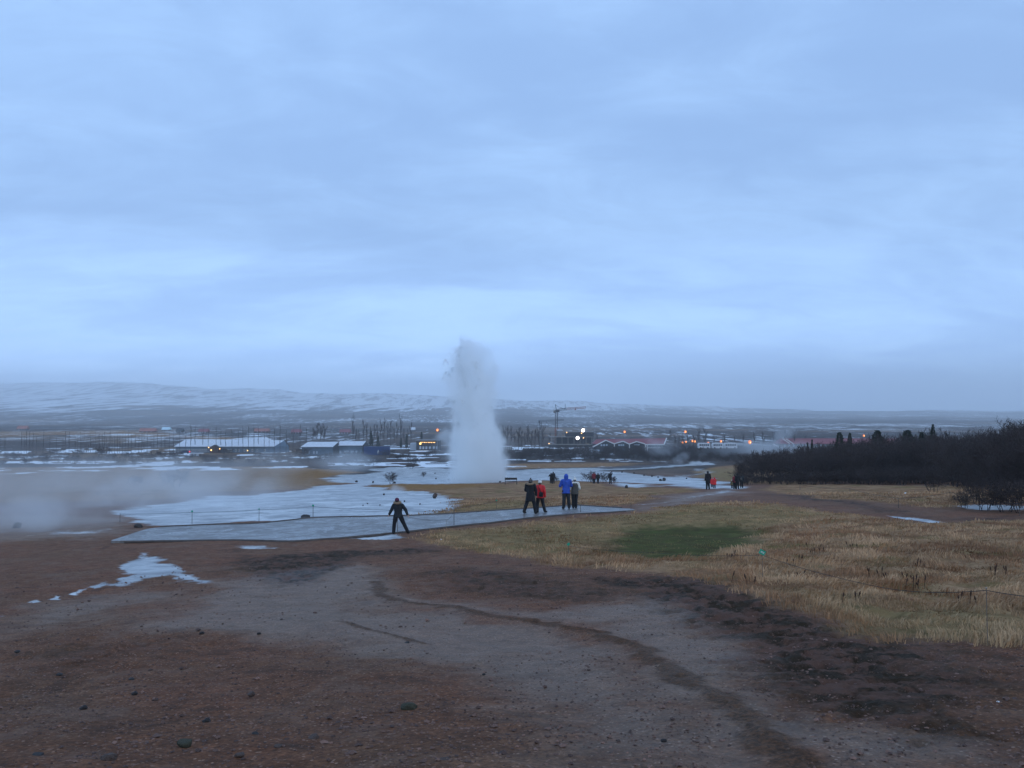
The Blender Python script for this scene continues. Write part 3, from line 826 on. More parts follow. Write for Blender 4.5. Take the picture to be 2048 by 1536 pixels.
def walkway_material():
    m = bpy.data.materials.new('wet_concrete')
    m.use_nodes = True
    t = m.node_tree; bs = t.nodes['Principled BSDF']; q = NT(t)
    P = q.n('ShaderNodeTexCoord').outputs['Object']
    a = q.noise(P, 0.5, 6, 0.6, 0.5); b = q.noise(P, 6, 6, 0.7); c = q.noise(P, 40, 3, 0.6)
    col = q.mix(q.mr(a, 0.35, 0.65), (0.165, 0.155, 0.145), (0.245, 0.232, 0.22))
    pud = q.mr(q.noise(P, 0.8, 7, 0.7, 1.0), 0.46, 0.60, 0, 1, True)
    grit_ = q.mr(q.noise(P, 1.7, 8, 0.75, 0.7), 0.52, 0.62, 0, 0.7, True)
    col = q.mix(q.mr(b, 0.4, 0.6, 0, 0.45), col, (0.10, 0.085, 0.075))
    col = q.mix(grit_, col, (0.105, 0.075, 0.058))
    t.links.new(col, bs.inputs['Base Color'])
    t.links.new(q.m('ADD', q.mr(pud, 0, 1, 0.46, 0.20), q.mr(c, 0.3, 0.7, 0, 0.12)), bs.inputs['Roughness'])
    bp = q.n('ShaderNodeBump', {'Strength': 0.3, 'Distance': 0.01, 'Height': q.m('ADD', b, c)})
    t.links.new(bp.outputs[0], bs.inputs['Normal'])
    bs.inputs['Specular IOR Level'].default_value = 0.5
    return m


wk = link_mesh('path', walkway(), walkway_material())
tag(wk, kind='structure')


def kerb(edge, i0, i1, w_, h_, name):
    mb = MB()
    pts = []
    for x, y in edge[i0:i1]:
        pts.append((x, y, float(max(full_h(x, y), base_h(x, y))) + h_))
    mb.tube(pts, [(w_, 0.06)] * len(pts), 6, up=(0, 0, 1))
    o = mb.build(name, M['kerb'])
    tag(o, kind='structure')


M['kerb'] = material('kerb', (0.075, 0.058, 0.048), 0.7, 0.3, 3, bump=0.5)
kerb(FE + np.array([0, 0.10]), 14, 88, 0.08, 0.07, 'kerb')
kerb(NE + np.array([0, -0.06]), 2, 88, 0.05, 0.01, 'kerb')

# ------------------------------------------------------------------ trees and bushes
def add_tri_quads(Vs, Fs, p0, p1, w0, w1, side):
    b = len(Vs)
    Vs += [p0 - side * w0, p0 + side * w0, p1 + side * w1, p1 - side * w1]
    Fs.append((b, b + 1, b + 2, b + 3))


def rand_unit(r):
    while True:
        v = Vector((r.uniform(-1, 1), r.uniform(-1, 1), r.uniform(-1, 1)))
        if 0.05 < v.length < 1:
            return v.normalized()


def bare_tree_meshes(seed, h, spread, stems, trunk_r, levels=3, kids=6, twig_w=0.012, upright=0.5, sub=1.0, bend=0.22):
    """returns trunk mesh and crown mesh of one leafless tree"""
    r = random.Random(seed)
    tb = MB()
    Vs, Fs = [], []

    def grow(p, d, L, rad, lev):
        n = 4 if lev < 2 else 2
        pts = [p]; dd = d.copy()
        for i in range(n):
            dd = (dd + rand_unit(r) * (bend if lev == 0 else 0.22) + Vector((0, 0, 0.10 * upright * lev))).normalized()
            pts.append(pts[-1] + dd * L / n)
        if lev < 2:
            tb.tube(pts, [rad * (1 - 0.7 * i / n) for i in range(n + 1)], 5, up=(0.3, 1, 0.1), cap=False)
        else:
            for i in range(n):
                side = dd.cross(rand_unit(r)).normalized()
                add_tri_quads(Vs, Fs, pts[i], pts[i + 1], max(rad, twig_w) * (1 - 0.3 * i), max(rad, twig_w) * 0.6, side)
        if lev < levels:
            kk_ = kids if lev else kids + 3
            for i in range(kk_):
                f_ = (0.22 if lev == 0 else 0.15) + 0.8 * (i + r.random()) / kk_
                q_ = f_ * n
                a = min(int(q_), n - 1)
                o_ = pts[a].lerp(pts[a + 1], q_ - a)
                nd = rand_unit(r)
                nd = (nd - dd * nd.dot(dd)).normalized()
                dv = (dd * upright + nd * spread + Vector((0, 0, 0.25 * upright))).normalized()
                grow(o_, dv, L * (0.42 + 0.25 * r.random()) * (1.12 - 0.45 * f_) * sub, rad * 0.5, lev + 1)

    for s_ in range(stems):
        a = r.uniform(0, 6.28)
        tilt = 0.0 if stems == 1 else r.uniform(0.1, 0.45)
        grow(Vector((math.cos(a), math.sin(a), 0)) * (0.05 * stems if stems > 1 else 0), Vector((math.cos(a) * tilt, math.sin(a) * tilt, 1)).normalized(), h * r.uniform(0.72, 0.86), trunk_r, 0)
    tm = tb.mesh('trunk', True)
    cm = np_mesh('crown', [tuple(v) for v in Vs], Fs)
    return tm, cm


def conifer_meshes(seed, h, w, round_top=False):
    r = random.Random(seed)
    tb = MB().tube([(0, 0, -0.2), (0, 0, h * 0.5), (0, 0, h * 0.95)], [0.03 * h, 0.018 * h, 0.004 * h], 6)
    Vs, Fs = [], []
    N = 1500
    for i in range(N):
        z = (i + r.random()) / N
        prof = (math.sin(math.pi * min(1, (0.12 + z * 0.88))) ** 0.6) if round_top else (1 - z) ** 0.8 * (0.75 + 0.25 * math.sin(z * 46))
        a = r.uniform(0, 6.28)
        lump = 0.75 + 0.35 * math.sin(a * 3 + seed + z * 9)
        rr_ = w * prof * lump * (0.35 + 0.65 * r.random() ** 0.5)
        c = Vector((math.cos(a) * rr_, math.sin(a) * rr_, h * (0.10 + 0.90 * z) - rr_ * 0.12))
        d = Vector((math.cos(a), math.sin(a), r.uniform(-0.3, 0.5))).normalized()
        sd_ = d.cross(rand_unit(r)).normalized()
        L = r.uniform(0.07, 0.16) * w * 2
        b = len(Vs)
        Vs += [c - sd_ * L * 0.35, c + sd_ * L * 0.35, c + d * L]
        Fs.append((b, b + 1, b + 2))
    return tb.mesh('trunk', True), np_mesh('crown', [tuple(v) for v in Vs], Fs)


def plant(meshes, name, label, cat, group, loc, scale, rz, crown_mat, trunk_mat):
    root = thing(name, label, cat, loc, rz, group)
    root.scale = scale if isinstance(scale, tuple) else (scale, scale, scale)
    link_mesh('trunk', meshes[0], trunk_mat, root)
    link_mesh('crown', meshes[1], crown_mat, root)
    return root


THICKET = [bare_tree_meshes(100 + i, 5.0, 0.85, 4, 0.045, 3, 6, 0.017, 0.75) for i in range(5)]
SHRUB = [bare_tree_meshes(200 + i, 2.2, 1.0, 6, 0.022, 3, 5, 0.014, 0.6) for i in range(3)]
BARE = [bare_tree_meshes(300 + i, 8.6, 0.6, 1, 0.10, 3, 7, 0.030, 1.0, 0.85, 0.05) for i in range(3)]
POPLAR = [bare_tree_meshes(400 + i, 11.0, 0.13, 1, 0.085, 2, 9, 0.016, 2.2, 0.40, 0.02) for i in range(3)]
CONE = [conifer_meshes(5, 6, 1.5), conifer_meshes(9, 6, 1.2)]
PINE = [conifer_meshes(15, 6, 1.8, True), conifer_meshes(19, 6, 1.6, True)]

# the dark birch thicket on the right
TOPX = [1470, 1490, 1540, 1600, 1650, 1700, 1760, 1820, 1870, 1930, 1965, 2000, 2030, 2060, 2200, 2500]
TOPY = [935, 910, 897, 889, 882, 876, 871, 867, 864, 867, 866, 860, 848, 840, 832, 828]
rt = random.Random(3)
nthick = 0
for row, (pyb, cnt) in enumerate([(966, 54), (962, 50), (957, 44), (951, 38)]):
    for i in range(cnt):
        px = 1478 + row * 14 + (2290 - 1478) * (i + rt.uniform(-0.4, 0.4)) / cnt
        if px < 1472: continue
        pb = pyb + rt.uniform(-2, 2.5) + (6 if px > 1900 and row == 0 else 0)
        top = np.interp(px, TOPX, TOPY) + rt.uniform(-3, 15) + (2 if row else 8)
        p = spot(px, pb)
        H = (zat(top, p.y) - p.z)
        if H < 0.8: continue
        sc_ = H / 5.2
        wsc = max(sc_, 0.55) * rt.uniform(0.85, 1.2)
        plant(THICKET[rt.randrange(5)], 'birch_tree', 'leafless dark birch in the dense thicket along the right side', 'tree',
              'bare birches of the thicket on the right', p, (wsc, wsc, sc_), rt.uniform(0, 6.28), M['twig'], M['bark'])
        nthick += 1
for px, pb, top, w_ in [(1985, 1012, 905, 0.9), (2040, 1016, 885, 0.9), (1950, 1008, 935, 0.9), (2095, 1020, 858, 0.9), (2150, 1024, 850, 1.0), (2012, 1004, 880, 0.9), (2075, 1006, 862, 0.9), (1925, 1000, 950, 0.7), (2200, 1010, 845, 1.1)]:
    p = spot(px, pb)
    H = zat(top, p.y) - p.z
    plant(THICKET[rt.randrange(5)], 'birch_tree', 'leafless dark birch in the dense thicket along the right side', 'tree',
          'bare birches of the thicket on the right', p, (H / 5.2 * w_, H / 5.2 * w_, H / 5.2), rt.uniform(0, 6.28), M['twig'], M['bark'])
for px, pb, hpx, lab in [(1931, 1018, 34, 'low leafless shrub beside the water strip, left end'), (1968, 1021, 52, 'low twiggy shrub in front of the water strip'),
                         (2010, 1024, 60, 'wide twiggy shrub in front of the water strip, near the right edge'), (2046, 1027, 62, 'twiggy shrub cut by the right edge of the photo'),
                         (1868, 985, 42, 'small shrub standing out before the thicket below the tallest pine')]:
    p = spot(px, pb)
    H = hpx / FPX * p.y
    plant(SHRUB[rt.randrange(3)], 'shrub', lab, 'shrub', 'leafless shrubs at the thicket edge', p, (H / 2.2 * 1.3, H / 2.2 * 1.3, H / 2.2), rt.uniform(0, 6.28), M['twig'], M['bark'])
for i in range(90):
    px = 1480 + 620 * (i + rt.uniform(-.5, .5)) / 90
    p = spot(px, 967.5 + rt.uniform(-2, 2.5) + (3 if px > 1900 else 0))
    H = rt.uniform(0.9, 1.9) * (0.7 if px < 1560 else 1)
    plant(SHRUB[rt.randrange(3)], 'shrub', 'dark leafless undergrowth shrub along the foot of the thicket', 'shrub', 'undergrowth along the thicket foot', p, (H / 2.2 * 1.5, H / 2.2 * 1.5, H / 2.2), rt.uniform(0, 6.28), M['twig'], M['bark'])
# pines standing out of the thicket
for px, top, wpx, kind, lab in [(1680, 866, 26, 0, 'round dark green pine above the thicket, left one of a close pair'), (1701, 867, 18, 1, 'narrower dark green pine above the thicket, right one of a close pair'),
                                (1757, 862, 36, 0, 'broad dark green pine above the thicket, just right of an orange lamp'), (1816, 861, 46, 1, 'widest dark green pine above the thicket'),
                                (1845, 866, 24, 0, 'dark green pine squeezed between the widest pine and the tallest pine'), (1868, 850, 18, 1, 'tallest dark green pine poking out of the thicket')]:
    p = spot(px, 959)
    H = zat(top, p.y) - p.z
    wm = wpx / FPX * p.y
    plant(PINE[kind], 'pine_tree', lab, 'tree', 'pines rising out of the thicket', p, (wm / 4.0, wm / 4.0, H / 6), px * 0.1, M['needle'], M['bark'])
for px, top, lab in [(1616, 886, 'small pointed spruce at the thicket top, left of two'), (1625, 880, 'taller pointed spruce at the thicket top, right of two')]:
    p = spot(px, 958); H = zat(top, p.y) - p.z
    plant(CONE[0], 'spruce_tree', lab, 'tree', 'little spruces at the thicket top', p, (H / 6 * 0.35, H / 6 * 0.35, H / 6), px, M['needle'], M['bark'])

# slim poplars in rows in front of the hotel
pxs = [359, 371, 381, 390, 405, 416, 432, 441, 451, 464, 476, 486, 497, 508, 517, 528, 538, 549, 560, 1, 10, 42, 48, 53, 58, 66, 73, 86, 99, 113, 124, 127, 130, 138, 150, 155, 160, 164, 168, 173,
       177, 181, 186, 191, 196, 199, 204, 208, 213, 219, 224, 229, 235, 239, 245, 250, 256, 262, 270, 277, 283, 288, 294, 302, 308, 314, 322, 330, 339, 347, 572, 586, 600, 612]
rp = random.Random(5)
for px in pxs:
    pb = 906 + rp.uniform(-1, 1) + (1.5 if px < 350 else 0)
    p = spot(px, pb)
    top = (850 if px >= 355 else 862) + rp.uniform(-7, 9)
    H = zat(top, p.y) - p.z
    lab = 'slim leafless poplar in the row before the long snow-roofed hotel' if px >= 355 else 'slim leafless poplar in the rows on the left field'
    plant(POPLAR[rp.randrange(3)], 'poplar_tree', lab, 'tree', 'poplars before the hotel' if px >= 355 else 'poplars on the left field',
          p, (H / 10 * 0.8, H / 10 * 0.8, H / 10), rp.uniform(0, 6.28), M['far_twig'], M['bark'])
# tall bare trees among and behind the buildings
rb = random.Random(8)


def bare(px, pb, top, wf, lab, grp, kind=None):
    p = spot(px, pb); H = zat(top, p.y) - p.z
    plant(BARE[rb.randrange(3)] if kind is None else kind, 'bare_tree', lab, 'tree', grp, p, (H / 8.4 * wf, H / 8.4 * wf, H / 8.4), rb.uniform(0, 6.28), M['far_twig'], M['bark'])


for px in [626, 634, 641, 648]:
    bare(px, 889 + rb.uniform(-1, 1), 850 + rb.uniform(-2, 6), 1.0, 'dark leafless tree in the clump behind the low white roof', 'clump of bare trees behind the white roof')
for px in [706, 712, 718, 727, 733, 741, 748, 754, 761, 768, 775, 781, 788, 794, 801, 808, 815, 822]:
    bare(px, 893 + rb.uniform(-2, 2), 846 + rb.uniform(-8, 14), 0.45, 'tall thin leafless tree in the grove behind the blue container', 'grove behind the blue container')
for px in [998, 1008, 1015, 1022, 1030, 1037, 1043, 1050, 1056, 1063, 1070, 1078, 1086]:
    bare(px, 899 + rb.uniform(-3, 2), 858 + rb.uniform(-4, 8), 0.9, 'leafless tree in the grove between the geyser and the crane', 'grove right of the geyser')
for px in [1100, 1195, 1340, 1350, 1358, 1366, 1376, 1388, 1398, 1410, 1428, 1450, 1470, 1486, 1508, 1526, 1548, 1570, 1590, 1610]:
    bare(px, 893 + rb.uniform(-5, 6), 866 + rb.uniform(-6, 10), 0.9, 'hazy leafless tree behind the orange street lamps', 'hazy trees behind the lamps')
for px, top, lab in [(742, 862, 'dark pointed spruce in the grove, leftmost of the four'), (756, 872, 'small dark spruce in the grove, second from the left'),
                     (802, 876, 'small dark spruce right of the blue container'), (813, 869, 'dark spruce left of the lit shop'), (843, 864, 'broad dark spruce behind the lit shop')]:
    p = spot(px, 897); H = zat(top, p.y) - p.z
    plant(CONE[px % 2], 'spruce_tree', lab, 'tree', 'spruces by the blue container', p, (H / 6 * 0.8, H / 6 * 0.8, H / 6), px, M['needle'], M['bark'])

# bush belts on the flat
rs = random.Random(12)


def bush(px, pb, hpx, wf, lab, grp, mat='far_twig'):
    p = spot(px, pb); H = hpx / FPX * p.y
    plant(SHRUB[rs.randrange(3)], 'bush', lab, 'bush', grp, p, (H / 2.2 * wf, H / 2.2 * wf, H / 2.2), rs.uniform(0, 6.28), M[mat], M['bark'])


for i in range(64):
    px = 1008 + (1400 - 1008) * (i + rs.uniform(-.5, .5)) / 64
    bush(px, 914 + rs.uniform(-6, 9), rs.uniform(12, 21), 1.5, 'dark leafless bush in the belt below the gabled hotel and crane', 'bush belt below the crane and gabled hotel')
for i in range(34):
    px = 1375 + 240 * (i + rs.uniform(-.5, .5)) / 34
    bush(px, 922 + rs.uniform(-5, 4), rs.uniform(9, 16), 1.6, 'dark leafless bush left of the thicket, below the parked coaches', 'bushes left of the thicket')
for i in range(60):
    px = -10 + 890 * (i + rs.uniform(-.5, .5)) / 60
    bush(px, 918 + rs.uniform(-9, 14), rs.uniform(8, 20), 1.7, 'low leafless bush on the snow-streaked flat left of the geyser', 'low bushes on the snow-streaked flat')
for px, pb, hpx, lab in [(352, 975, 36, 'leafless bush alone on the brown field, seen through thin steam'), (783, 968, 22, 'small leafless sapling on the pale crust left of the geyser'), (822, 938, 12, 'tiny dark sapling on the edge of the pale crust'),
                         (846, 954, 10, 'tiny bare twig bush on the pale crust behind the dark stones'), (1178, 965, 22, 'leafless bush at the left of the standing visitors beyond the path'), (1208, 966, 20, 'leafless bush between two dark visitors beyond the path'),
                         (1186, 966, 16, 'low leafless bush at the feet of the maroon-coated visitor'), (1229, 966, 13, 'low leafless bush right of the visitor with raised arm'), (1112, 965, 12, 'low leafless bush beside the far couple'),
                         (272, 972, 20, 'dim leafless bush on the brown field in the steam')]:
    bush(px, pb, hpx, 1.2, lab, None, 'twig')

# ------------------------------------------------------------------ dry grass
def build_grass():
    N = 190000
    r = RNG
    D = 9.5 * np.exp(r.random(N) * math.log(62 / 9.5))
    th = r.uniform(-0.40, 0.66, N) * 1.0
    X, Y = D * np.tan(np.clip(th, -0.7, 0.75)), D
    msk = region_masks(X, Y)
    keep = (msk[GRS] + (r.random(N) - 0.5) * 0.5 > 0.55) & (r.random(N) > 0.55 * (msk[GRN] > 0.4))
    X, Y = X[keep], Y[keep]; gr = msk[GRN][keep]; ol = msk[OLV][keep]
    n = len(X)
    Z = full_h(X, Y) + (msk[GRS][keep]) * (fbm(X, Y, 0.9, 4, 95, 0.6) - 0.5) * 0.30 * np.exp(-np.hypot(X, Y) / 150) * (1 - 0.8 * gr) - gr * 0.12 - 0.02
    clump = fbm(X, Y, 0.8, 3, 15, 0.6)
    h = (0.05 + 0.26 * np.clip(clump - 0.3, 0, 1)) * (0.55 + 0.9 * r.random(n)) * (1 - 0.6 * (gr > 0.4)) * (1 - 0.35 * ol)
    w = 0.0035 + 0.00042 * np.hypot(X, Y)
    a = r.uniform(0, 6.283, n)
    lean = r.uniform(0.2, 0.9, n) * h
    la = 0.6 + (fbm(X, Y, 1.2, 2, 17) - 0.5) * 7 + r.normal(0, 0.5, n)
    dx, dy = np.cos(a) * w, np.sin(a) * w
    lx, ly = np.cos(la) * lean, np.sin(la) * lean
    V = np.empty((n, 5, 3))
    V[:, 0] = np.stack([X - dx, Y - dy, Z], 1)
    V[:, 1] = np.stack([X + dx, Y + dy, Z], 1)
    V[:, 2] = np.stack([X + dx * .7 + lx * .35, Y + dy * .7 + ly * .35, Z + h * 0.6], 1)
    V[:, 3] = np.stack([X + lx, Y + ly, Z + h * 0.92], 1)
    V[:, 4] = np.stack([X - dx * .7 + lx * .35, Y - dy * .7 + ly * .35, Z + h * 0.6], 1)
    b = np.arange(n)[:, None] * 5
    F = np.concatenate([b + [0, 1, 2], b + [0, 2, 4], b + [4, 2, 3]], 1).reshape(-1, 3)
    me = np_mesh('grass', V.reshape(-1, 3), F)
    tone = np.repeat(np.clip(r.random(n) * 0.55 + (clump - 0.5) * 1.5 + 0.25 + (fbm(X, Y, 3.5, 3, 37) - 0.5) * 1.3, 0, 1), 5)
    at_ = me.attributes.new('tone', 'FLOAT', 'POINT'); at_.data.foreach_set('value', tone.astype(np.float32))
    at_ = me.attributes.new('greenish', 'FLOAT', 'POINT'); at_.data.foreach_set('value', np.repeat(np.clip(gr * 1.0 + ol * 0.45, 0, 1), 5).astype(np.float32))
    rustv = np.repeat(sstep(0.5, 0.62, fbm(X, Y, 1.7, 3, 33)), 5)
    at_ = me.attributes.new('rust', 'FLOAT', 'POINT'); at_.data.foreach_set('value', rustv.astype(np.float32))
    m = bpy.data.materials.new('dry_grass'); m.use_nodes = True
    t = m.node_tree; bs = t.nodes['Principled BSDF']; q = NT(t)
    tn = q.n('ShaderNodeAttribute', attribute_name='tone').outputs['Fac']
    gn = q.n('ShaderNodeAttribute', attribute_name='greenish').outputs['Fac']
    rs_ = q.n('ShaderNodeAttribute', attribute_name='rust').outputs['Fac']
    c = q.mix(tn, (0.200, 0.115, 0.058), (0.58, 0.355, 0.195))
    c = q.mix(q.m('MULTIPLY', rs_, 0.8), c, q.mix(tn, (0.13, 0.062, 0.032), (0.34, 0.170, 0.085)))
    c = q.mix(gn, c, q.mix(tn, (0.088, 0.070, 0.030), (0.245, 0.186, 0.082)))
    t.links.new(c, bs.inputs['Base Color'])
    bs.inputs['Roughness'].default_value = 0.9
    bs.inputs['Specular IOR Level'].default_value = 0.1
    o = link_mesh('grass', me, m)
    tag(o, 'tangled dry straw-brown grass covering the slopes right of and beyond the path', 'grass', kind='stuff')


build_grass()

# taller dark dock stalks standing in the grass
rk = random.Random(44)
mbs = MB()
for i in range(22):
    px = rk.uniform(1250, 2100); py = rk.uniform(1090, 1215)
    cx_, cy_ = ground_at(px, py)
    mm = region_masks(np.array([cx_]), np.array([cy_]))
    if mm[GRS][0] < 0.6 or mm[GRN][0] > 0.3: continue
    z = float(full_h(cx_, cy_)) - 0.03
    for j in range(rk.randint(2, 5)):
        x, y = cx_ + rk.gauss(0, 0.15), cy_ + rk.gauss(0, 0.15)
        h = rk.uniform(0.16, 0.32); lx = rk.uniform(-.08, .08)
        mbs.tube([(x, y, z), (x + lx * .5, y, z + h * .6), (x + lx, y, z + h)], [0.006, 0.006, 0.003], 4)
        mbs.tube([(x + lx * .5, y, z + h * .6), (x + lx * .8, y, z + h * .8), (x + lx, y, z + h)], [0.008, 0.018, 0.006], 4)
M['stalk'] = material('stalk', (0.06, 0.028, 0.016), 0.9, 0.3, 5)
o = mbs.build('weed_stalks', M['stalk'])
tag(o, 'dark brown seed stalks standing above the dry grass', 'weeds', kind='stuff')


# ------------------------------------------------------------------ stones
def stone_mesh(seed, flat=0.5, seg=10, rings=7, rug=0.28):
    r = random.Random(seed)
    mb = MB().sphere((0, 0, 0), 1, seg, rings)
    ds = [(rand_unit(r), r.uniform(0.55, 0.95)) for _ in range(9)]
    vs_ = []
    for v in mb.v:
        p = Vector(v)
        for d, c in ds:
            e = p.dot(d) - c
            if e > 0: p = p - d * e
        p *= 1 + r.uniform(-rug, rug) * 0.25
        vs_.append((p.x, p.y, p.z * flat))
    mb.v = vs_
    return mb.mesh('stone', False)


ST = [stone_mesh(i, 0.45 + 0.1 * (i % 3)) for i in range(6)]
BL = [stone_mesh(50 + i, 0.85) for i in range(4)]


def stone(px, py, wpx, lab, mat='rock', group=None, meshes=ST, name='stone', squash=1.0, sink=0.2):
    p = spot(px, py)
    w = wpx / FPX * p.y / 2
    me = meshes[int(px) % len(meshes)].copy()
    me.materials.clear()
    o = link_mesh(name, me, M[mat])
    o.location = p + Vector((0, 0, w * (0.5 - sink) * squash))
    o.scale = (w, w * 0.8, w * squash)
    o.rotation_euler = (0, 0, (px * 0.37) % 0.8 - 0.4)
    tag(o, lab, 'boulder' if name == 'boulder' else 'stone', group)
    return o


g = 'stones lying on the red gravel'
for px, py, w, lab, mt in [
    (818, 1420, 36, 'flat mossy dark stone, the largest one alone in the lower middle of the gravel', 'mossy_rock'),
    (629, 1477, 28, 'flat dark stone at the bottom, right of two low brown stones', 'rock'),
    (372, 1488, 38, 'mossy dark stone at the bottom left, widest of that corner', 'mossy_rock'),
    (78, 1511, 28, 'dark flat stone in the bottom left corner', 'dark_rock'),
    (218, 1524, 34, 'light brown slab stone on the bottom edge, left of the middle', 'rock'),
    (558, 1492, 22, 'low brown stone at the bottom between a mossy stone and a dark flat stone', 'rock'),
    (511, 1466, 16, 'small black stone on the lower gravel near a mossy stone', 'dark_rock'),
    (413, 1442, 20, 'thin dark stone in the lower left middle of the gravel', 'dark_rock'),
    (167, 1418, 18, 'dark stone on the left gravel, lower of the outer three', 'dark_rock'),
    (262, 1363, 14, 'dark stone on the left gravel with another just below it', 'dark_rock'),
    (269, 1390, 15, 'dark stone on the left gravel, just below a similar one', 'dark_rock'),
    (118, 1357, 14, 'small dark stone nearest the left edge of the gravel', 'dark_rock'),
    (404, 1270, 11, 'small dark stone on the pale clay streak, left of two', 'dark_rock'),
    (518, 1269, 9, 'small dark stone on the pale clay streak, right of two', 'dark_rock'),
    (503, 1394, 18, 'thin brown stone in the middle of the left gravel', 'rock'),
    (671, 1412, 9, 'small reddish stone left of the largest flat mossy stone', 'rock'),
    (888, 1525, 32, 'thin dark slab at the bottom edge below the flat mossy stone', 'rock'),
    (1120, 1472, 13, 'brown lump of stone alone on the lower middle clay', 'rock'),
    (1020, 1377, 8, 'small tan stone in the middle of the gravel', 'rock'),
    (968, 1345, 8, 'small dark stone right of the middle of the red gravel', 'dark_rock'),
    (815, 1284, 14, 'small dark stone at the end of the brown gravel ridge', 'dark_rock'),
    (480, 1508, 22, 'reddish slab near the bottom edge under the low brown stones', 'rock'),
    (1328, 1482, 14, 'dark stone on the lower right clay', 'dark_rock'),
    (1236, 1480, 10, 'small brown stone between two others on the lower clay', 'rock'),
    (878, 1495, 14, 'small reddish stone just above the thin dark slab at the bottom', 'rock'),
    (34, 1312, 12, 'small dark stone by the left edge above the red gravel', 'dark_rock'),
]:
    stone(px, py, w, lab, mt, g)
g = 'stones on the pale crust'
for px, py, w, lab, mt in [
    (870, 992, 13, 'squat reddish-brown boulder at the edge of the pale crust, largest there', 'rock'),
    (869, 997, 7, 'pointed dark rock right of the squat reddish boulder', 'dark_rock'),
    (713, 964, 6, 'dark stone on the left end of the far pale crust', 'dark_rock'),
    (746, 965, 6, 'dark stone second from the left on the far pale crust', 'dark_rock'),
    (789, 966, 6, 'dark stone under the bare sapling on the pale crust', 'dark_rock'),
    (870, 947, 3.5, 'tiny stone left of the geyser base, in the farther pair, left one', 'dark_rock'),
    (898, 947, 3.5, 'tiny stone left of the geyser base, in the farther pair, right one', 'dark_rock'),
    (872, 958, 4, 'small stone left of the geyser base, nearer row, left one', 'dark_rock'),
    (897.5, 960, 5, 'blocky dark stone just left of the geyser base', 'dark_rock'),
    (932, 961, 5, 'blocky dark stone right in front of the geyser base', 'dark_rock'),
    (1000, 965, 6, 'blocky dark stone left of the bench', 'dark_rock'),
    (768, 989, 5, 'grey stone on the nearer pale crust under the puff of steam', 'dark_rock'),
    (735, 1007, 3.5, 'small dark pebble on the pale crust, left of the purple-hatted person', 'dark_rock'),
    (726, 1010, 3.5, 'leftmost of the small dark pebbles left of the purple-hatted person', 'dark_rock'),
    (760, 1010, 3.5, 'small dark pebble on the pale crust touching the left arm of the purple-hatted person', 'dark_rock'),
    (840, 1009, 4, 'small dark stone on the pale crust right of the purple-hatted person', 'dark_rock'),
    (809, 1004, 4, 'small dark stone at the right shoulder of the purple-hatted person', 'dark_rock'),
    (1244, 945, 4.5, 'stone in the receding row on the right crust, first from the left', 'dark_rock'),
    (1268, 947, 4.5, 'stone in the receding row on the right crust, second from the left', 'dark_rock'),
    (1288, 951, 5, 'stone in the receding row on the right crust, third from the left', 'dark_rock'),
    (1304, 953, 5, 'stone in the receding row on the right crust, fourth from the left', 'dark_rock'),
    (1316, 955, 4.5, 'stone in the receding row on the right crust, fifth from the left', 'dark_rock'),
    (1321, 961, 7, 'low dark stone left of the biggest dark boulder in the row', 'dark_rock'),
    (1373, 957, 3.5, 'lone small stone at the right end of the right crust', 'dark_rock'),
]:
    stone(px, py, w, lab, mt, g, BL)
stone(1328, 961, 9, 'biggest dark boulder at the right end of the row on the crust', 'dark_rock', g, BL, 'boulder', 1.2)
stone(1253, 976, 7, 'upright dark rock on brown ground right of the white-hatted woman', 'dark_rock', None, BL, 'boulder', 1.7)
stone(34, 1055, 22, 'dark rounded boulder in the steam at the far left', 'dark_rock', None, BL, 'boulder', 0.9)
stone(277, 1054, 18, 'dark boulder half lost in steam at the left end of the path', 'dark_rock', None, BL, 'boulder', 0.8)
stone(612, 1037, 24, 'low dark stone heap at the far edge of the path below the green tag', 'dark_rock', None, BL, 'boulder', 0.45)

# loose pebbles
N = 42000
Dp = 3.6 * np.exp(RNG.random(N) ** 1.1 * math.log(26 / 3.6))
Xp = Dp * RNG.uniform(-0.72, 0.72, N)
mk = region_masks(Xp, Dp)
keep = (mk[GRS] < 0.4) & (RNG.random(N) > 0.55 * mk[CLY]) & (fbm(Xp, Dp, 1.5, 3, 8) + 0.25 * RNG.random(N) > 0.52)
Xp, Dp = Xp[keep], Dp[keep]
n = len(Xp)
sz_ = np.clip(RNG.lognormal(math.log(0.0062), 0.5, n), 0.003, 0.030) * (0.8 + Dp * 0.035)
octv = np.array([[1, 0, 0], [0, 1, 0], [-1, 0, 0], [0, -1, 0], [0, 0, 0.7], [0, 0, -0.5], [.75, .75, .35], [-.7, .72, .3], [-.7, -.7, .4], [.7, -.72, .25]])
octf = np.array([[4, 0, 6], [4, 6, 1], [4, 1, 7], [4, 7, 2], [4, 2, 8], [4, 8, 3], [4, 3, 9], [4, 9, 0], [5, 6, 0], [5, 1, 6], [5, 7, 1], [5, 2, 7], [5, 8, 2], [5, 3, 8], [5, 9, 3], [5, 0, 9]])
an = RNG.uniform(0, 6.28, n); ca, sa = np.cos(an), np.sin(an)
B = octv[None] * (sz_[:, None, None]) * RNG.uniform(0.7, 1.25, (n, 1, 3)) * RNG.uniform(0.85, 1.15, (n, 10, 1))
Vp = np.stack([B[..., 0] * ca[:, None] - B[..., 1] * sa[:, None], B[..., 0] * sa[:, None] + B[..., 1] * ca[:, None], B[..., 2]], -1)
_dp = np.hypot(Xp, Dp)
Zp = full_h(Xp, Dp) + np.exp(-_dp / 25) * (fbm(Xp, Dp, 0.22, 3, 99) - 0.5) * 0.045 + np.exp(-_dp / 40) * (fbm(Xp + 0.6 * Dp, Dp * 0.35, 1.1, 4, 101) - 0.5) * 0.12
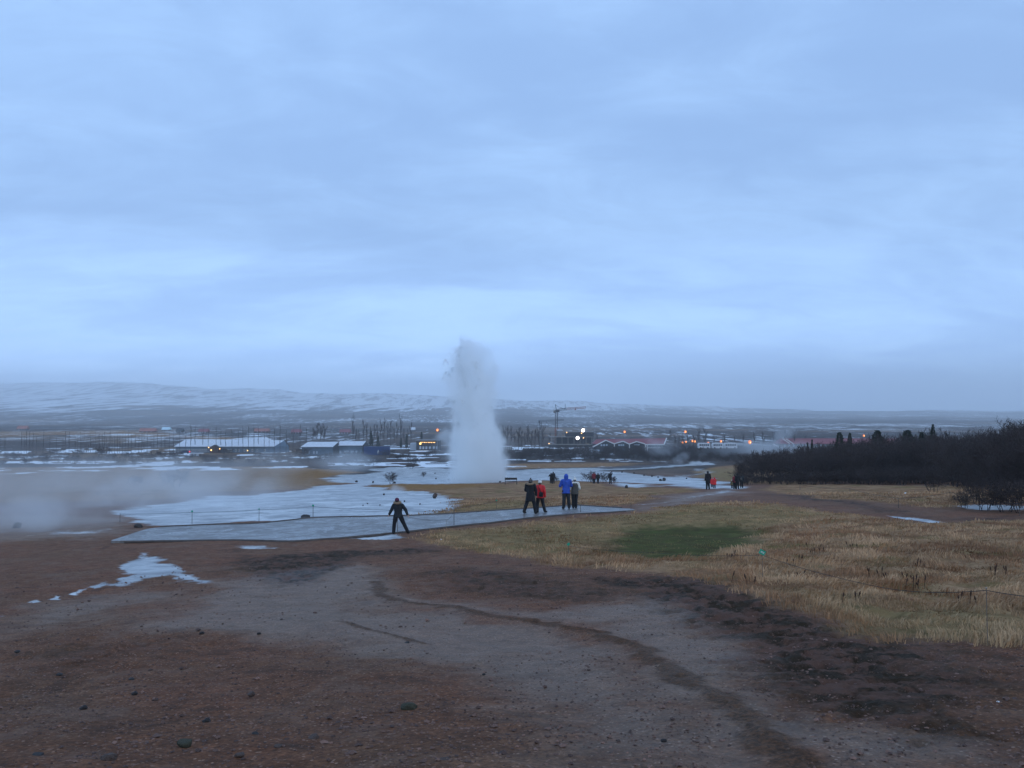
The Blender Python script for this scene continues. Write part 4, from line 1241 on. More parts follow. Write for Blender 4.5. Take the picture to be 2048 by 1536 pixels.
Vp += np.stack([Xp, Dp, Zp + sz_ * 0.25], 1)[:, None]
Fp = (octf[None] + (np.arange(n) * 10)[:, None, None]).reshape(-1, 3)
me = np_mesh('pebbles', Vp.reshape(-1, 3), Fp)
at_ = me.attributes.new('tone', 'FLOAT', 'POINT')
at_.data.foreach_set('value', np.repeat(RNG.random(n) ** 1.6, 10).astype(np.float32))
m = bpy.data.materials.new('pebble'); m.use_nodes = True
q = NT(m.node_tree); bs = m.node_tree.nodes['Principled BSDF']
m.node_tree.links.new(q.mix(q.n('ShaderNodeAttribute', attribute_name='tone').outputs['Fac'], (0.06, 0.028, 0.018), (0.24, 0.125, 0.085)), bs.inputs['Base Color'])
bs.inputs['Roughness'].default_value = 0.7
o = link_mesh('pebbles', me, m)
tag(o, 'loose reddish pebbles and grit strewn over the gravel', 'pebbles', kind='stuff')

# scraps of litter and ice
for px, py, lab in [(1348, 1346, 'tiny bright blue-white scrap on the brown gravel ridge'), (1996, 1401, 'small crumpled white scrap on the dark mud at the right'),
                    (1811, 988, 'small white scrap in the grass before the thicket'), (883, 1077, 'white scrap in the grass beside the near path edge')]:
    stone(px, py, 7 if px > 1900 else 5, lab, 'litter', None, ST, 'scrap')
for o_ in COL.objects:
    if o_.name.startswith('scrap'): o_['category'] = 'litter'


# ------------------------------------------------------------------ buildings
def local(px0, D):
    """origin on the ground at distance D, and metres per photo pixel there"""
    x = xat(px0, D)
    return Vector((x, D, float(full_h(x, D)))), D / FPX


def windows(parent, xs, w, z0, z1, y, mat, pane=None):
    for x in xs:
        f_ = MB().box(x - w / 2, x + w / 2, y - 0.06, y, z0, z1).build('window', M[mat], parent)
        if pane:
            MB().box(x - w / 2 + 0.12, x + w / 2 - 0.12, y - 0.09, y - 0.062, z0 + 0.12, z1 - 0.12).build('pane', M[pane], f_)


def gable_end(x, hw, z0, zr):
    return [(x - hw, z0), (x + hw, z0), (x, zr)]


def hotel_left():
    D = 372.0
    o, s_ = local(350, D)
    gz = o.z
    Z = lambda py: zat(py, D) - gz
    X = lambda px: (px - 350) * s_
    t_ = thing('hotel_building', 'long low hotel with snow-covered roof and grey-blue walls behind the slim poplars', 'building', o)
    ze = Z(892.6); x1 = X(561)
    MB().box(0.3, x1, 0.4, 13.0, -0.6, ze - 0.02).build('wall', M['blue_wall'], t_)
    mb = MB()
    # snow-covered roof, ridge rising over the right half
    yf, yr, yb = -0.4, 7.0, 13.8
    ridge = [(X(360), Z(879.3)), (X(463), Z(880)), (X(523), Z(874.8)), (X(537), Z(881.0)), (X(561), Z(881.5))]
    eave = [X(349.8), X(463), X(523), X(537), X(550)]
    for i in range(4):
        a, b = ridge[i], ridge[i + 1]
        mb.add([(eave[i], yf, ze), (eave[i + 1], yf, ze), (b[0], yr, b[1]), (a[0], yr, a[1])], [(0, 1, 2, 3)])
        mb.add([(a[0], yr, a[1]), (b[0], yr, b[1]), (b[0], yb, ze), (a[0], yb, ze)], [(0, 1, 2, 3)])
        mb.add([(eave[i], yf, ze - 0.2), (eave[i + 1], yf, ze - 0.2), (eave[i + 1], yf, ze), (eave[i], yf, ze)], [(0, 1, 2, 3)])
    mb.add([(eave[0], yf, ze), (ridge[0][0], yr, ridge[0][1]), (eave[0], yb, ze)], [(0, 1, 2)])
    mb.build('roof', M['snow_roof'], t_)
    # right gable end, bare of snow
    MB().add([(X(550), yf, ze), (X(571), yf + 7, ze - 0.4), (X(561), yr, ridge[-1][1]), (X(550), yf, -0.6), (X(571), yf + 7, -0.6)], [(0, 1, 2), (3, 4, 1, 0)]).build('gable_wall', M['blue_wall'], t_)
    MB().tube([(X(561), yr - .2, ridge[-1][1] + 0.1), (X(573), yf + 6.8, ze - 0.5)], [0.12, 0.12], 4).build('verge_board', M['brown_wall'], t_)
    windows(t_, [X(353 + 4.3 * i) for i in range(16)], 0.55, 0.5, 1.7, 0.39, 'white_trim', 'window')
    windows(t_, [X(p) for p in (457, 462, 472, 478, 489, 494, 505, 515, 530)], 0.6, 0.5, 1.6, 0.39, 'white_trim', 'window')
    MB().prism([(X(425), -0.4), (X(441), -0.4), (X(441), Z(894)), (X(433), Z(890)), (X(425), Z(894))], -2.6, 0.38).build('entrance_porch', M['brown_wall'], t_)
    MB().tube([(X(423.5), -1.2, Z(894.6)), (X(433), -1.2, Z(889.4)), (X(442.5), -1.2, Z(894.6))], [(1.5, 0.10)] * 3, 4, up=(0, 0, 1)).build('porch_roof', M['dark_wall'], t_)
    for px, py, r_, mt in [(428, 899.6, 0.36, 'lamp_core'), (423, 894.4, 0.26, 'warm_lamp'), (445, 897, 0.3, 'warm_lamp'), (500, 900.6, 0.26, 'lamp_core')]:
        MB().sphere((X(px), -2.9, Z(py)), r_, 8, 6).build('wall_lamp', M[mt], t_)
    MB().box(X(490), X(491.5), 4.2, 5.2, Z(886), Z(882)).build('roof_box', M['brown_wall'], t_).name = 'brown_roof_box'  # small brown box let into the snow-covered roof slope
    return t_


hotel_left()


def snow_house(px0, px1, pye, pyr, pyb, D, label, pxr0, pxr1, gable_px, wins):
    o, s_ = local(px0, D)
    gz = o.z
    Z = lambda py: zat(py, D) - gz
    X = lambda px: (px - px0) * s_
    t_ = thing('house', label, 'house', o)
    ze, zr = Z(pye), Z(pyr)
    MB().box(0.3, X(px1) - 0.2, 0.4, 10.5, -0.8, ze).build('wall', M['blue_wall'], t_)
    mb = MB()
    mb.add([(0, -0.3, ze), (X(px1), -0.3, ze), (X(pxr1), 5.6, zr), (X(pxr0), 5.6, zr), (0, 11, ze), (X(px1), 11, ze)], [(0, 1, 2, 3), (3, 2, 5, 4), (0, 3, 4)])
    mb.add([(0, -0.3, ze - .2), (X(px1), -0.3, ze - .2), (X(px1), -0.3, ze), (0, -0.3, ze)], [(0, 1, 2, 3)])
    mb.build('roof', M['snow_roof'], t_)
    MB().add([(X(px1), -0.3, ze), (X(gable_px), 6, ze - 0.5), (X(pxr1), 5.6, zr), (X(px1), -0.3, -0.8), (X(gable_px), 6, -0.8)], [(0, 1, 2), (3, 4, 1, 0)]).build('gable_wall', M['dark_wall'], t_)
    windows(t_, [X(p) for p in wins], 0.7, 0.7, 1.8, 0.39, 'pale_window')
    return t_


snow_house(602.5, 667, 893.2, 884.6, 904, 345, 'small house with snow-white roof left of a similar house, nearer the hotel', 610, 672, 674, [612, 618, 628, 634])
snow_house(673, 726, 890.5, 883.2, 903, 350, 'small house with snow-white roof just left of the blue container', 675, 728, 733, [681, 690, 693, 696, 703, 706, 713])

# blue container / screen wall
o_, s_ = local(727.5, 348)
t_ = thing('container', 'long dark blue container with a small pale figure mark on its side', 'container', o_)
Z = lambda py: zat(py, 348) - o_.z
L = (779 - 727.5) * s_
MB().box(0, L, 0, 2.6, -0.3, Z(893.4)).build('container_body', M['container'], t_)
for i in range(12):
    MB().box(L * (i + .3) / 12, L * (i + .55) / 12, -0.08, -0.002, -0.1, Z(893.8)).build('panel', M['container'], t_)
mk_ = MB()
cx = (757 - 727.5) * s_
mk_.tube([(cx, -0.12, 0.7), (cx - .25, -0.12, 1.2), (cx, -0.12, 1.75)], [0.12, 0.18, 0.1], 6)
mk_.sphere((cx + 0.02, -0.12, 2.0), 0.17, 6, 5)
mk_.tube([(cx, -0.12, 1.6), (cx + .42, -0.12, 1.2)], [0.07, 0.07], 5)
mk_.build('figure_mark', M['sign_white'], t_)

# lit shop
D = 395.0
o_, s_ = local(833, D)
Z = lambda py: zat(py, D) - o_.z
X = lambda px: (px - 833) * s_
t_ = thing('shop_building', 'low dark shop with orange lights under its flat roof, left of the geyser', 'building', o_)
MB().box(0, X(879), 0, 8, -1, Z(881.5)).build('wall', M['dark_wall'], t_)
MB().box(-.5, X(880), -1.2, 8.5, Z(881.4), Z(879.8)).build('roof', M['grey_wall'], t_)
MB().box(X(820), -0.1, 1, 7, -1, Z(886.5)).build('annex_wall', M['pale_window'], t_)
windows(t_, [X(p) for p in (841, 847, 853, 860, 868, 874)], 0.9, 0.6, 2.0, -0.01, 'pale_window')
for px in [843, 846.5, 850, 853, 857, 860.5, 863.5, 867, 870]:
    MB().sphere((X(px), -1.25, Z(884.6)), 0.22, 6, 5).build('eave_lamp', M['warm_lamp'], t_)
MB().sphere((X(841.5), -1.4, Z(887)), 0.52, 8, 6).build('wall_lamp', M['lamp_core'], t_)

# white open shelter right of the geyser
D = 368.0
o_, s_ = local(994, D)
Z = lambda py: zat(py, D) - o_.z
t_ = thing('shelter', 'small white-framed open shelter right of the geyser', 'shelter', o_)
L = 30 * s_
MB().box(-0.2, L, -0.3, 2.5, Z(893.6), Z(892.2)).build('roof', M['snow_roof'], t_)
for i in range(8):
    MB().box(L * i / 8, L * i / 8 + 0.22, -0.1, 0.12, -0.4, Z(893.8)).build('post', M['white_trim'], t_)
MB().box(0, L, 2.2, 2.4, -0.4, Z(893.8)).build('wall', M['blue_wall'], t_)

# small shed and pale boat-like cover near the construction
o_, s_ = local(1087, 372)
t_ = thing('shed', 'small grey shed with pale roof below the crane', 'shed', o_)
MB().box(0, 2.5, 0, 3, -.4, 1.9).build('wall', M['grey_wall'], t_)
MB().prism([(-.2, 1.92), (2.7, 1.92), (1.25, 2.7)], -.3, 3.2).build('roof', M['snow_roof'], t_)
o_, s_ = local(1152, 350)
t_ = thing('ramp', 'pale sloping ramp below the lower floodlight', 'ramp', o_)
MB().prism([(0, -0.3), (5.2, -0.3), (5.2, 2.3), (3.8, 2.3), (0, 0.5)], 0, 1.6).build('ramp_slab', M['snow_roof'], t_)
MB().box(5.25, 10.2, 0, 2.2, 0.6, 2.1).build('wall', M['pale_window'], t_)

# gabled hotel with red roof, right
D = 366.0
o_, s_ = local(1185, D)
Z = lambda py: zat(py, D) - o_.z
X = lambda px: (px - 1185) * s_
t_ = thing('gabled_building', 'dark building with red roof and three white-edged front gables, right of the crane', 'building', o_)
MB().box(X(1190), X(1331), 3.2, 12, -1, Z(889.0)).build('wall', M['dark_wall'], t_)
zr_, ze_ = Z(879.6), Z(888.4)
MB().add([(X(1188), 2.6, ze_), (X(1330), 2.6, ze_), (X(1338), 7.6, Z(877.5)), (X(1196), 7.6, zr_), (X(1188), 12.6, ze_), (X(1330), 12.6, ze_)], [(0, 1, 2, 3), (3, 2, 5, 4), (0, 3, 4), (1, 5, 2)]).build('roof', M['red_roof'], t_)
MB().tube([(X(1330), 2.5, ze_), (X(1339), 7.5, Z(877.3))], [0.28, 0.28], 4).build('verge_board', M['white_trim'], t_)
MB().box(X(1291), X(1330), 2.5, 2.62, ze_ - 0.45, ze_).build('fascia', M['white_trim'], t_)
for i, (a, l, r_, pl, pr, pa) in enumerate([(1211, 1185, 1228, 894, 887.6, 880.6), (1246, 1227, 1259, 888, 888.5, 882.6), (1274, 1259, 1290.5, 888.5, 888, 883.4)]):
    y0 = -0.2 + 0.9 * i
    hs_ = max(a - l, r_ - a)
    w0, w1 = (l + 7 if i == 0 else l + 3), r_ - 1
    gp = MB().prism([(X(w0), -1), (X(w1), -1), (X(w1), Z(np.interp(w1, [a, r_], [pa, pr])) - .1), (X(a), Z(pa) - .1), (X(w0), Z(np.interp(w0, [l, a], [pl, pa])) - .1)], y0, 3.1).build('front_gable', M['dark_wall'], t_)
    MB().tube([(X(l), y0 - .25, Z(pl)), (X(a), y0 - .25, Z(pa)), (X(r_), y0 - .25, Z(pr))], [(0.14, 0.24)] * 3, 4, up=(0, 0, 1)).build('fascia', M['white_trim'], gp)
    MB().add([(X(a), y0 - .2, Z(pa) + .06), (X(a), 6.5, Z(pa) + .06), (X(l), y0 - .2, Z(pl) + .06), (X(l), 4.0, Z(pl) + .06), (X(r_), y0 - .2, Z(pr) + .06), (X(r_), 4.0, Z(pr) + .06)], [(2, 0, 1, 3), (0, 4, 5, 1)]).build('gable_roof', M['red_roof'], gp)
    windows(t_, [X(w0 + (w1 - w0) * f_) for f_ in (.3, .45, .6)], 0.75, Z(892), Z(888.5), y0 - .01, 'pale_window')
    windows(t_, [X(w0 + (w1 - w0) * f_) for f_ in (.2, .42, .64, .85)], 0.6, 0.1, 1.5, y0 - .01, 'window')
windows(t_, [X(p) for p in (1300, 1306, 1312, 1319, 1326)], 1.0, Z(894), Z(890.5), 3.19, 'pale_window', 'window')
MB().box(X(1290), X(1331), 2.2, 3.15, Z(896.6), Z(895.6)).build('balcony', M['white_trim'], t_)
for px in (1228.5, 1258.5, 1290.5, 1294):
    MB().box(X(px) - .2, X(px) + .2, -0.1, 0.15, -1, Z(888.6)).build('post', M['white_trim'], t_)

# unfinished building with scaffolding
D = 430.0
o_, s_ = local(1097, D)
Z = lambda py: zat(py, D) - o_.z
X = lambda px: (px - 1097) * s_
t_ = thing('unfinished_building', 'unfinished dark building with open floors and scaffold under two floodlights', 'building', o_)
MB().box(X(1133), X(1188), 1, 12, Z(873.4), Z(864.8)).build('upper_storey', M['dark_wall'], t_)
MB().box(X(1132), X(1189), .6, 12.4, Z(864.7), Z(863.8)).build('roof', M['concrete'], t_)
MB().box(X(1116), X(1124), 3, 12, Z(873.4), Z(861.4)).build('stair_tower', M['grey_wall'], t_)
MB().box(X(1115.6), X(1126), 2.6, 12.2, Z(861.3), Z(860.2)).build('tower_roof', M['snow_roof'], t_)
MB().box(X(1100), X(1190), 0, 12.5, Z(874.6), Z(873.5)).build('floor_slab', M['concrete'], t_)
MB().box(X(1097), X(1190), -.5, 12.5, Z(889.6), Z(888.6)).build('floor_slab', M['concrete'], t_)
MB().box(X(1112), X(1186), 4, 12, Z(888.5), Z(874.7)).build('back_wall', M['dark_wall'], t_)
MB().box(X(1098), X(1188), 0, 12, -2, Z(889.7)).build('base_wall', M['dark_wall'], t_)
for px in (1103, 1112, 1124, 1136, 1148, 1160, 1172, 1183, 1188):
    MB().box(X(px) - .14, X(px) + .14, 0.1, 0.4, Z(888.5), Z(874.7)).build('column', M['concrete'], t_)
for px in (1186, 1189, 1192):
    MB().tube([(X(px), -1, -1), (X(px), -1, Z(862))], [0.09, 0.09], 4).build('scaffold_pole', M['steel'], t_)
for py in (866, 871, 876, 881, 886):
    MB().tube([(X(1185), -1, Z(py)), (X(1193), -1, Z(py))], [0.08, 0.08], 4).build('scaffold_rail', M['steel'], t_)
for px, py in [(1166.5, 875.6), (1097.8, 887), (1133, 864.9), (1162.5, 866.4)]:
    MB().sphere((X(px), -1, Z(py)), 0.28, 6, 5).build('work_lamp', M['warm_lamp'], t_)
t_ = None
for px, py, lab in [(1166, 860.5, 'brilliant white floodlight above the roof of the unfinished building, upper one'), (1155, 876, 'brilliant white floodlight hanging lower in front of the unfinished building')]:
    x = xat(px, 424); gz = float(full_h(x, 424.))
    f_ = thing('floodlight', lab, 'floodlight', (x, 424, gz), 0, 'floodlights of the building site')
    h = zat(py, 424) - gz
    MB().tube([(0, 0, -.3), (0, 0, h - .8)], [0.10, 0.07], 6).build('pole', M['steel'], f_)
    MB().tube([(0, 0.5, h), (0, -0.1, h), (0, -0.3, h)], [0.4, 0.8, 0.9], 14, up=(0, 0, 1)).build('housing', M['steel'], f_)
    MB().sphere((0, -0.55, h), (0.85, 0.5, 0.85), 14, 8).build('lamp_glass', M['white_lamp'], f_)


# cranes
def lattice(mb, a, b, w, n, r_=0.06):
    a, b = Vector(a), Vector(b)
    d = (b - a).normalized()
    s1 = d.cross(Vector((0, 1, 0)))
    if s1.length < .1: s1 = Vector((1, 0, 0))
    s1 = s1.normalized() * w / 2
    s2 = d.cross(s1).normalized() * w / 2
    cs = [s1 + s2, s1 - s2, -s1 - s2, -s1 + s2]
    for c in cs:
        mb.tube([a + c, b + c], [r_, r_], 4, up=(0.3, 0.8, 0.1))
    for i in range(n):
        p0, p1 = a.lerp(b, i / n), a.lerp(b, (i + 1) / n)
        for j in range(4):
            c0, c1 = cs[j], cs[(j + 1) % 4]
            mb.tube([p0 + (c0 if i % 2 else c1), p1 + (c1 if i % 2 else c0)], [r_ * .6, r_ * .6], 3, up=(0.3, 0.8, 0.1), cap=False)
    return mb


D = 440.0
x = xat(1113, D); gz = float(full_h(x, D))
s_ = D / FPX
Z = lambda py: zat(py, D) - gz
X = lambda px: (px - 1113) * s_
cr = thing('tower_crane', 'tall tower crane with red lower mast and jib pointing right', 'crane', (x, D, gz), 0)
lattice(MB(), (0, 0, -0.5), (0, 0, Z(855)), 1.5, 12, 0.16).build('lower_mast', M['crane_red'], cr)
lattice(MB(), (0, 0, Z(855)), (0, 0, Z(820)), 1.3, 12, 0.13).build('upper_mast', M['crane_grey'], cr)
lattice(MB(), (0.4, 0, Z(820)), (X(1133), 0, Z(817.4)), 0.9, 7, 0.10).build('jib', M['crane_grey'], cr)
lattice(MB(), (X(1133), 0, Z(817.4)), (X(1172), 0, Z(814.8)), 0.8, 12, 0.09).build('jib_tip', M['crane_red'], cr)
MB().tube([(0, 0, Z(820)), (X(1110.5), 0, Z(808.5))], [0.22, 0.12], 5).build('tower_peak', M['crane_grey'], cr)
MB().tube([(X(1130.5), 0, Z(817.6)), (X(1130.5), 0, Z(807.5))], [0.13, 0.09], 5).build('tie_post', M['crane_grey'], cr)
MB().tube([(X(1110.5), 0, Z(808.8)), (X(1117), 0, Z(814)), (X(1130), 0, Z(817.5))], [0.07] * 3, 4).build('pendant_line', M['crane_grey'], cr)
MB().box(-1.6, -0.4, -.7, .7, Z(826), Z(821)).build('counterweight', M['concrete'], cr)
MB().box(-.3, 1.5, -1.6, -.8, Z(824), Z(820)).build('cab', M['dark_wall'], cr)
MB().box(X(1149.5), X(1151.5), -.4, .4, Z(820), Z(816.8)).build('trolley', M['crane_red'], cr)
D2 = 455.0
x = xat(1081, D2); gz = float(full_h(x, D2))
Z = lambda py: zat(py, D2) - gz
X = lambda px: (px - 1081) * D2 / FPX
cr = thing('tower_crane', 'shorter slim crane with low level jib, left of the tall red crane', 'crane', (x, D2, gz), 0)
lattice(MB(), (0, 0, -.5), (0, 0, Z(843)), 1.0, 16, 0.12).build('mast', M['crane_grey'], cr)
lattice(MB(), (X(1077), 0, Z(842.4)), (X(1128), 0, Z(839.6)), 0.7, 16, 0.08).build('jib', M['crane_grey'], cr)
MB().box(X(1077), X(1079.5), -.5, .5, Z(846), Z(841.5)).build('counterweight', M['crane_grey'], cr)
MB().tube([(X(1093), 0, Z(842.5)), (X(1093), 0, Z(845))], [0.15, 0.15], 4).build('hook_line', M['crane_grey'], cr)

# street lamps
lamps = [(1249, 863.6, 0.62, 'orange street lamp above the gabled red-roofed building'), (1370.5, 863.4, 0.66, 'highest orange street lamp right of the gabled building'),
         (1365, 885, 0.62, 'orange street lamp, leftmost of the low cluster'), (1371.5, 883.6, 0.5, 'small orange street lamp, second of the low cluster'),
         (1384.5, 882, 0.58, 'orange street lamp, left one of the tight pair'), (1389, 882.8, 0.62, 'orange street lamp, right one of the tight pair'),
         (1416, 886.2, 0.6, 'orange street lamp above the parked coaches'), (1441.5, 882.6, 0.6, 'orange street lamp over the right end of the parked coaches'),
         (1499, 884.4, 0.95, 'large orange street lamp glowing in the steam left of the thicket'), (1727, 871.3, 0.55, 'orange street lamp above the thicket between pines'),
         (875, 860, 0.62, 'tall orange street lamp on a pale pole left of the geyser'),
         (1437.5, 893.4, 0.28, 'tiny warm lamp low among the parked coaches'), (1582, 890.2, 0.32, 'tiny warm lamp on the red-roofed building behind the thicket')]
proto = None
for px, py, r_, lab in lamps:
    D = 445.0 if px != 875 else 385.0
    x = xat(px, D); gz = float(full_h(x, D))
    h = zat(py, D) - gz
    l_ = thing('street_lamp', lab, 'street lamp', (x, D, gz), 0, 'orange lamps along the road')
    MB().tube([(0, 0, -.4), (0, 0, h * .6), (0, 0, h - .5)], [0.13, 0.10, 0.07], 6).build('pole', M['grey_wall'] if px == 875 else M['steel'], l_)
    MB().tube([(0, 0.1, h + .42 * r_), (0, -0.1, h + .95 * r_)], [(r_ * .8, r_ * .8), (r_ * .25, r_ * .25)], 8, up=(0, 1, 0)).build('lamp_hood', M['steel'], l_)
    MB().sphere((0, 0, h), (r_, r_, r_ * 1.15), 10, 8).build('lamp_glass', M['orange_lamp'], l_)
    MB().sphere((0, -r_ * .75, h - .1 * r_), (r_ * .36, r_ * .35, r_ * .5), 8, 6).build('bulb', M['lamp_core'], l_)

# parked coaches behind the steam, right
for i, (px, wpx, hp, lab) in enumerate([(1396, 24, 9, 'white coach parked behind the bushes, leftmost of three'), (1424, 22, 9, 'white coach parked in the middle of three'), (1448, 26, 9, 'white coach parked rightmost of three, half in steam')]):
    D = 405.0
    o_, s_ = local(px, D)
    L, H = wpx * s_, 3.0
    c_ = thing('coach', lab, 'coach', o_ + Vector((0, 0, 0.3)), 0, 'coaches parked on the right')
    b_ = MB().prism([(0.15, 0.35), (L, 0.35), (L, H - .2), (L - .3, H), (0.5, H), (0, H * .6)], 0, 2.5).build('body', M['car_white'], c_)
    for j in range(5):
        MB().box(0.6 + (L - 1) * j / 5, 0.4 + (L - 1) * (j + 1) / 5, -0.03, -0.002, 1.5, 2.4).build('window', M['window'], c_)
    for xw in (1.2, L - 1.3):
        MB().tube([(xw, -0.05, .45), (xw, 0.4, .45)], [.45, .45], 10, up=(0, 0, 1)).build('wheel', M['tyre'], c_)

# dark parked car with red tail lamp
D = 366.0
o_, s_ = local(366, D)
c_ = thing('car', 'dark blue car with glowing red tail lamp parked before the left hotel', 'car', o_ + Vector((0, -3, 0.05)), 0)
MB().prism([(0, .3), (4.5, .3), (4.5, .95), (4.1, 1.05), (3.5, 1.5), (1.6, 1.5), (.9, 1.0), (0, .85)], 0, 1.8).build('body', M['car_dark'], c_)
MB().prism([(1.15, 1.03), (3.85, 1.03), (3.4, 1.42), (1.65, 1.42)], -0.02, -0.003).build('window', M['window'], c_)
for xw in (.85, 3.65):
    MB().tube([(xw, -0.04, .33), (xw, 0.25, .33)], [.33, .33], 10, up=(0, 0, 1)).build('wheel', M['tyre'], c_)
MB().sphere((4.5, -0.05, .85), .3, 8, 6).build('tail_lamp', M['tail_lamp'], c_)

# long red-roofed building behind the steam and thicket
D = 420.0
o_, s_ = local(1560, D)
Z = lambda py: zat(py, D) - o_.z
X = lambda px: (px - 1560) * s_
t_ = thing('long_building', 'long building with dull red roof seen through steam behind the thicket', 'building', o_)
MB().box(X(1562), X(1800), 1, 11, -1, Z(888)).build('wall', M['grey_wall'], t_)
MB().add([(X(1560), .4, Z(888)), (X(1802), .4, Z(888)), (X(1802), 6, Z(877.5)), (X(1568), 6, Z(877.5)), (X(1560), 11.6, Z(888)), (X(1802), 11.6, Z(888))], [(0, 1, 2, 3), (3, 2, 5, 4), (0, 3, 4), (1, 5, 2)]).build('roof', M['red_roof'], t_)
for a, l, r_, pa, pb_ in [(1564, 1556, 1578, 877.5, 887), (1571, 1563, 1586, 878, 888), (1544, 1534, 1556, 888, 893)]:
    MB().tube([(X(a), -.6, Z(pa)), (X(r_), -.6, Z(pb_))], [(.12, .28)] * 2, 4, up=(0, 0, 1)).build('verge_board', M['white_trim'], t_)
windows(t_, [X(p) for p in range(1570, 1800, 9)], 0.9, 0.8, 2.0, .99, 'pale_window')

# far cottages on the heath
for px, w_, py, mt, lab in [(42, 20, 855, 'rust_roof', 'faint red-roofed cottage at the far left'), (293, 33, 860, 'rust_roof', 'rust-roofed long cottage left of the pale-roofed cottage'),
                            (330, 16, 857.5, 'cyan_roof', 'pale blue-roofed cottage beyond the hotel'), (405, 20, 861.5, 'red_roof', 'dim red-roofed cottage above the left part of the hotel'),
                            (357, 13, 860, 'dark_wall', 'dark cottage between the pale-roofed and dim red-roofed ones'), (522, 30, 861, 'rust_roof', 'bright rust-roofed cottage above the hotel right half'),
                            (591, 20, 862, 'red_roof', 'dim red-roofed cottage right of the bright rust-roofed one'), (689, 22, 862, 'red_roof', 'dark red-roofed cottage left of the grove'),
                            (825, 9, 858, 'snow_roof', 'tiny white-roofed cottage left of the tall street lamp')]:
    gx, D = ground_at(px - w_ / 2, py + 4.5)
    gz = float(base_h(gx, D)); gz = float(full_h(gx, D))
    s_ = D / FPX
    L = w_ * s_
    zt = zat(py - 3.4, D) - gz; zm = zat(py + 2.6, D) - gz
    zt = max(zt, 4.0); zm = min(zm, zt - 2.5); zm = max(zm, 1.2)
    t_ = thing('cottage', lab, 'cottage', (gx, D, gz), 0, 'far cottages on the heath')
    MB().box(0.5, L - .5, .8, 7.5, -1.5, zm).build('wall', M['brown_wall'], t_)
    MB().add([(0, 0, zm), (L, 0, zm), (L, 4, zt), (0, 4, zt), (0, 8, zm), (L, 8, zm)], [(0, 1, 2, 3), (3, 2, 5, 4), (0, 3, 4), (1, 5, 2)]).build('roof', M[mt], t_)
    for f_ in (.25, .5, .75):
        MB().box(L * f_ - .5, L * f_ + .5, .72, .79, 0.3, max(0.9, zm - .3)).build('window', M['pale_window'], t_)


# ------------------------------------------------------------------ rope fences, green tags and bench
def post(parent, p, h, lean=(0, 0), r_=0.012, mat='post_metal', tagpx=None, cap=False):
    o = MB().tube([(0, 0, -0.1), (lean[0], lean[1], h)], [r_, r_ * .8], 7).build('post', M[mat], parent)
    o.location = p - parent.location
    if tagpx:
        w, hh, ang = tagpx
        q_ = MB().box(-w / 2, w / 2, -0.008, 0.008, -hh / 2, hh / 2).build('sign', M['green_sign'], o)
        q_.location = (lean[0], lean[1] - 0.01, h + hh * .35)
        q_.rotation_euler = (0.15, ang, 0.2)
    if cap:
        MB().sphere((lean[0], lean[1], h), (r_ * 2.2, r_ * 2.2, r_ * 1.4), 8, 6).build('cap', M['pale_post'], o)
    return o


def rope(parent, pts, sag, r_):
    mb = MB()
    for a, b in zip(pts[:-1], pts[1:]):
        a, b = Vector(a), Vector(b)
        L = []
        for i in range(13):
            t = i / 12
            q_ = a.lerp(b, t); q_.z -= 4 * t * (1 - t) * sag
            L.append(q_ - parent.location)
        mb.tube(L, [r_] * 13, 5, up=(0, 0.3, 1))
    mb.build('rope', M['rope'], parent)


def rope_fence(label, group, posts, sag, r_rope, extra_after=()):
    P0 = spot(posts[0][0], posts[0][1])
    f_ = thing('rope_fence', label, 'rope fence', P0, 0, group)
    tops = []
    for d in posts:
        px, py, h = d[:3]
        kw = d[3] if len(d) > 3 else {}
        p = spot(px, py)
        lean = kw.get('lean', (0, 0))
        if h > 0:
            post(f_, p, h, **kw)
        tops.append(p + Vector((lean[0], lean[1], abs(h) - 0.03)))
    rope(f_, tops, sag, r_rope)
    return f_


rope_fence('low rope fence with a green tag crossing the nearer dry grass at the right', None,
           [(2260, 1330, 0.75, dict(r_=0.011, mat='pale_post')), (1975, 1284, 0.72, dict(r_=0.006, mat='dull_post', cap=True)),
            (1768, 1222, -0.45), (1525, 1163, 0.62, dict(r_=0.008, mat='dull_post', tagpx=(0.15, 0.11, 0.5))), (1300, 1128, -0.36), (1137, 1106, 0.35, dict(r_=0.010, mat='post_metal', tagpx=(0.10, 0.08, -0.6)))], 0.05, 0.0045)
rope_fence('rope fence of thin dark posts along the near edge of the wet path', None,
           [(795, 1069, 0.92, dict(r_=0.014)), (890, 1056, 0.42, dict(r_=0.012, lean=(0.10, 0), mat='pale_post')), (908, 1053, 0.82, dict(r_=0.016)), (1048, 1041, 0.80, dict(r_=0.014)), (1161, 1030, 0.46, dict(r_=0.014)), (1262, 1023, 0.45, dict(r_=0.012))], 0.10, 0.006)
rope_fence('rope fence with green tags beyond the path, running over the pale crust', None,
           [(240, 1044, 0.5, dict(r_=0.02)), (384, 1044, 0.62, dict(r_=0.016, tagpx=(0.10, 0.09, 0))), (518, 1043, 0.66, dict(r_=0.015, tagpx=(0.07, 0.06, 0))), (626, 1036, 0.62, dict(r_=0.018, tagpx=(0.11, 0.10, 0.3))), (760, 1033, -0.35), (880, 1034, 0.30, dict(r_=0.012)), (993, 1018, 0.5, dict(r_=0.012, tagpx=(0.10, 0.07, 0.6)))], 0.03, 0.009)
rope_fence('rope fence on thin posts crossing the grass before the thicket', None,
           [(1600, 979, 0.45, dict(r_=0.02)), (1700, 986, 0.4, dict(r_=0.02)), (1797, 1016, 0.55, dict(r_=0.016)), (1900, 997, 0.4, dict(r_=0.02)), (2039, 1034, 0.6, dict(r_=0.016))], 0.08, 0.010)
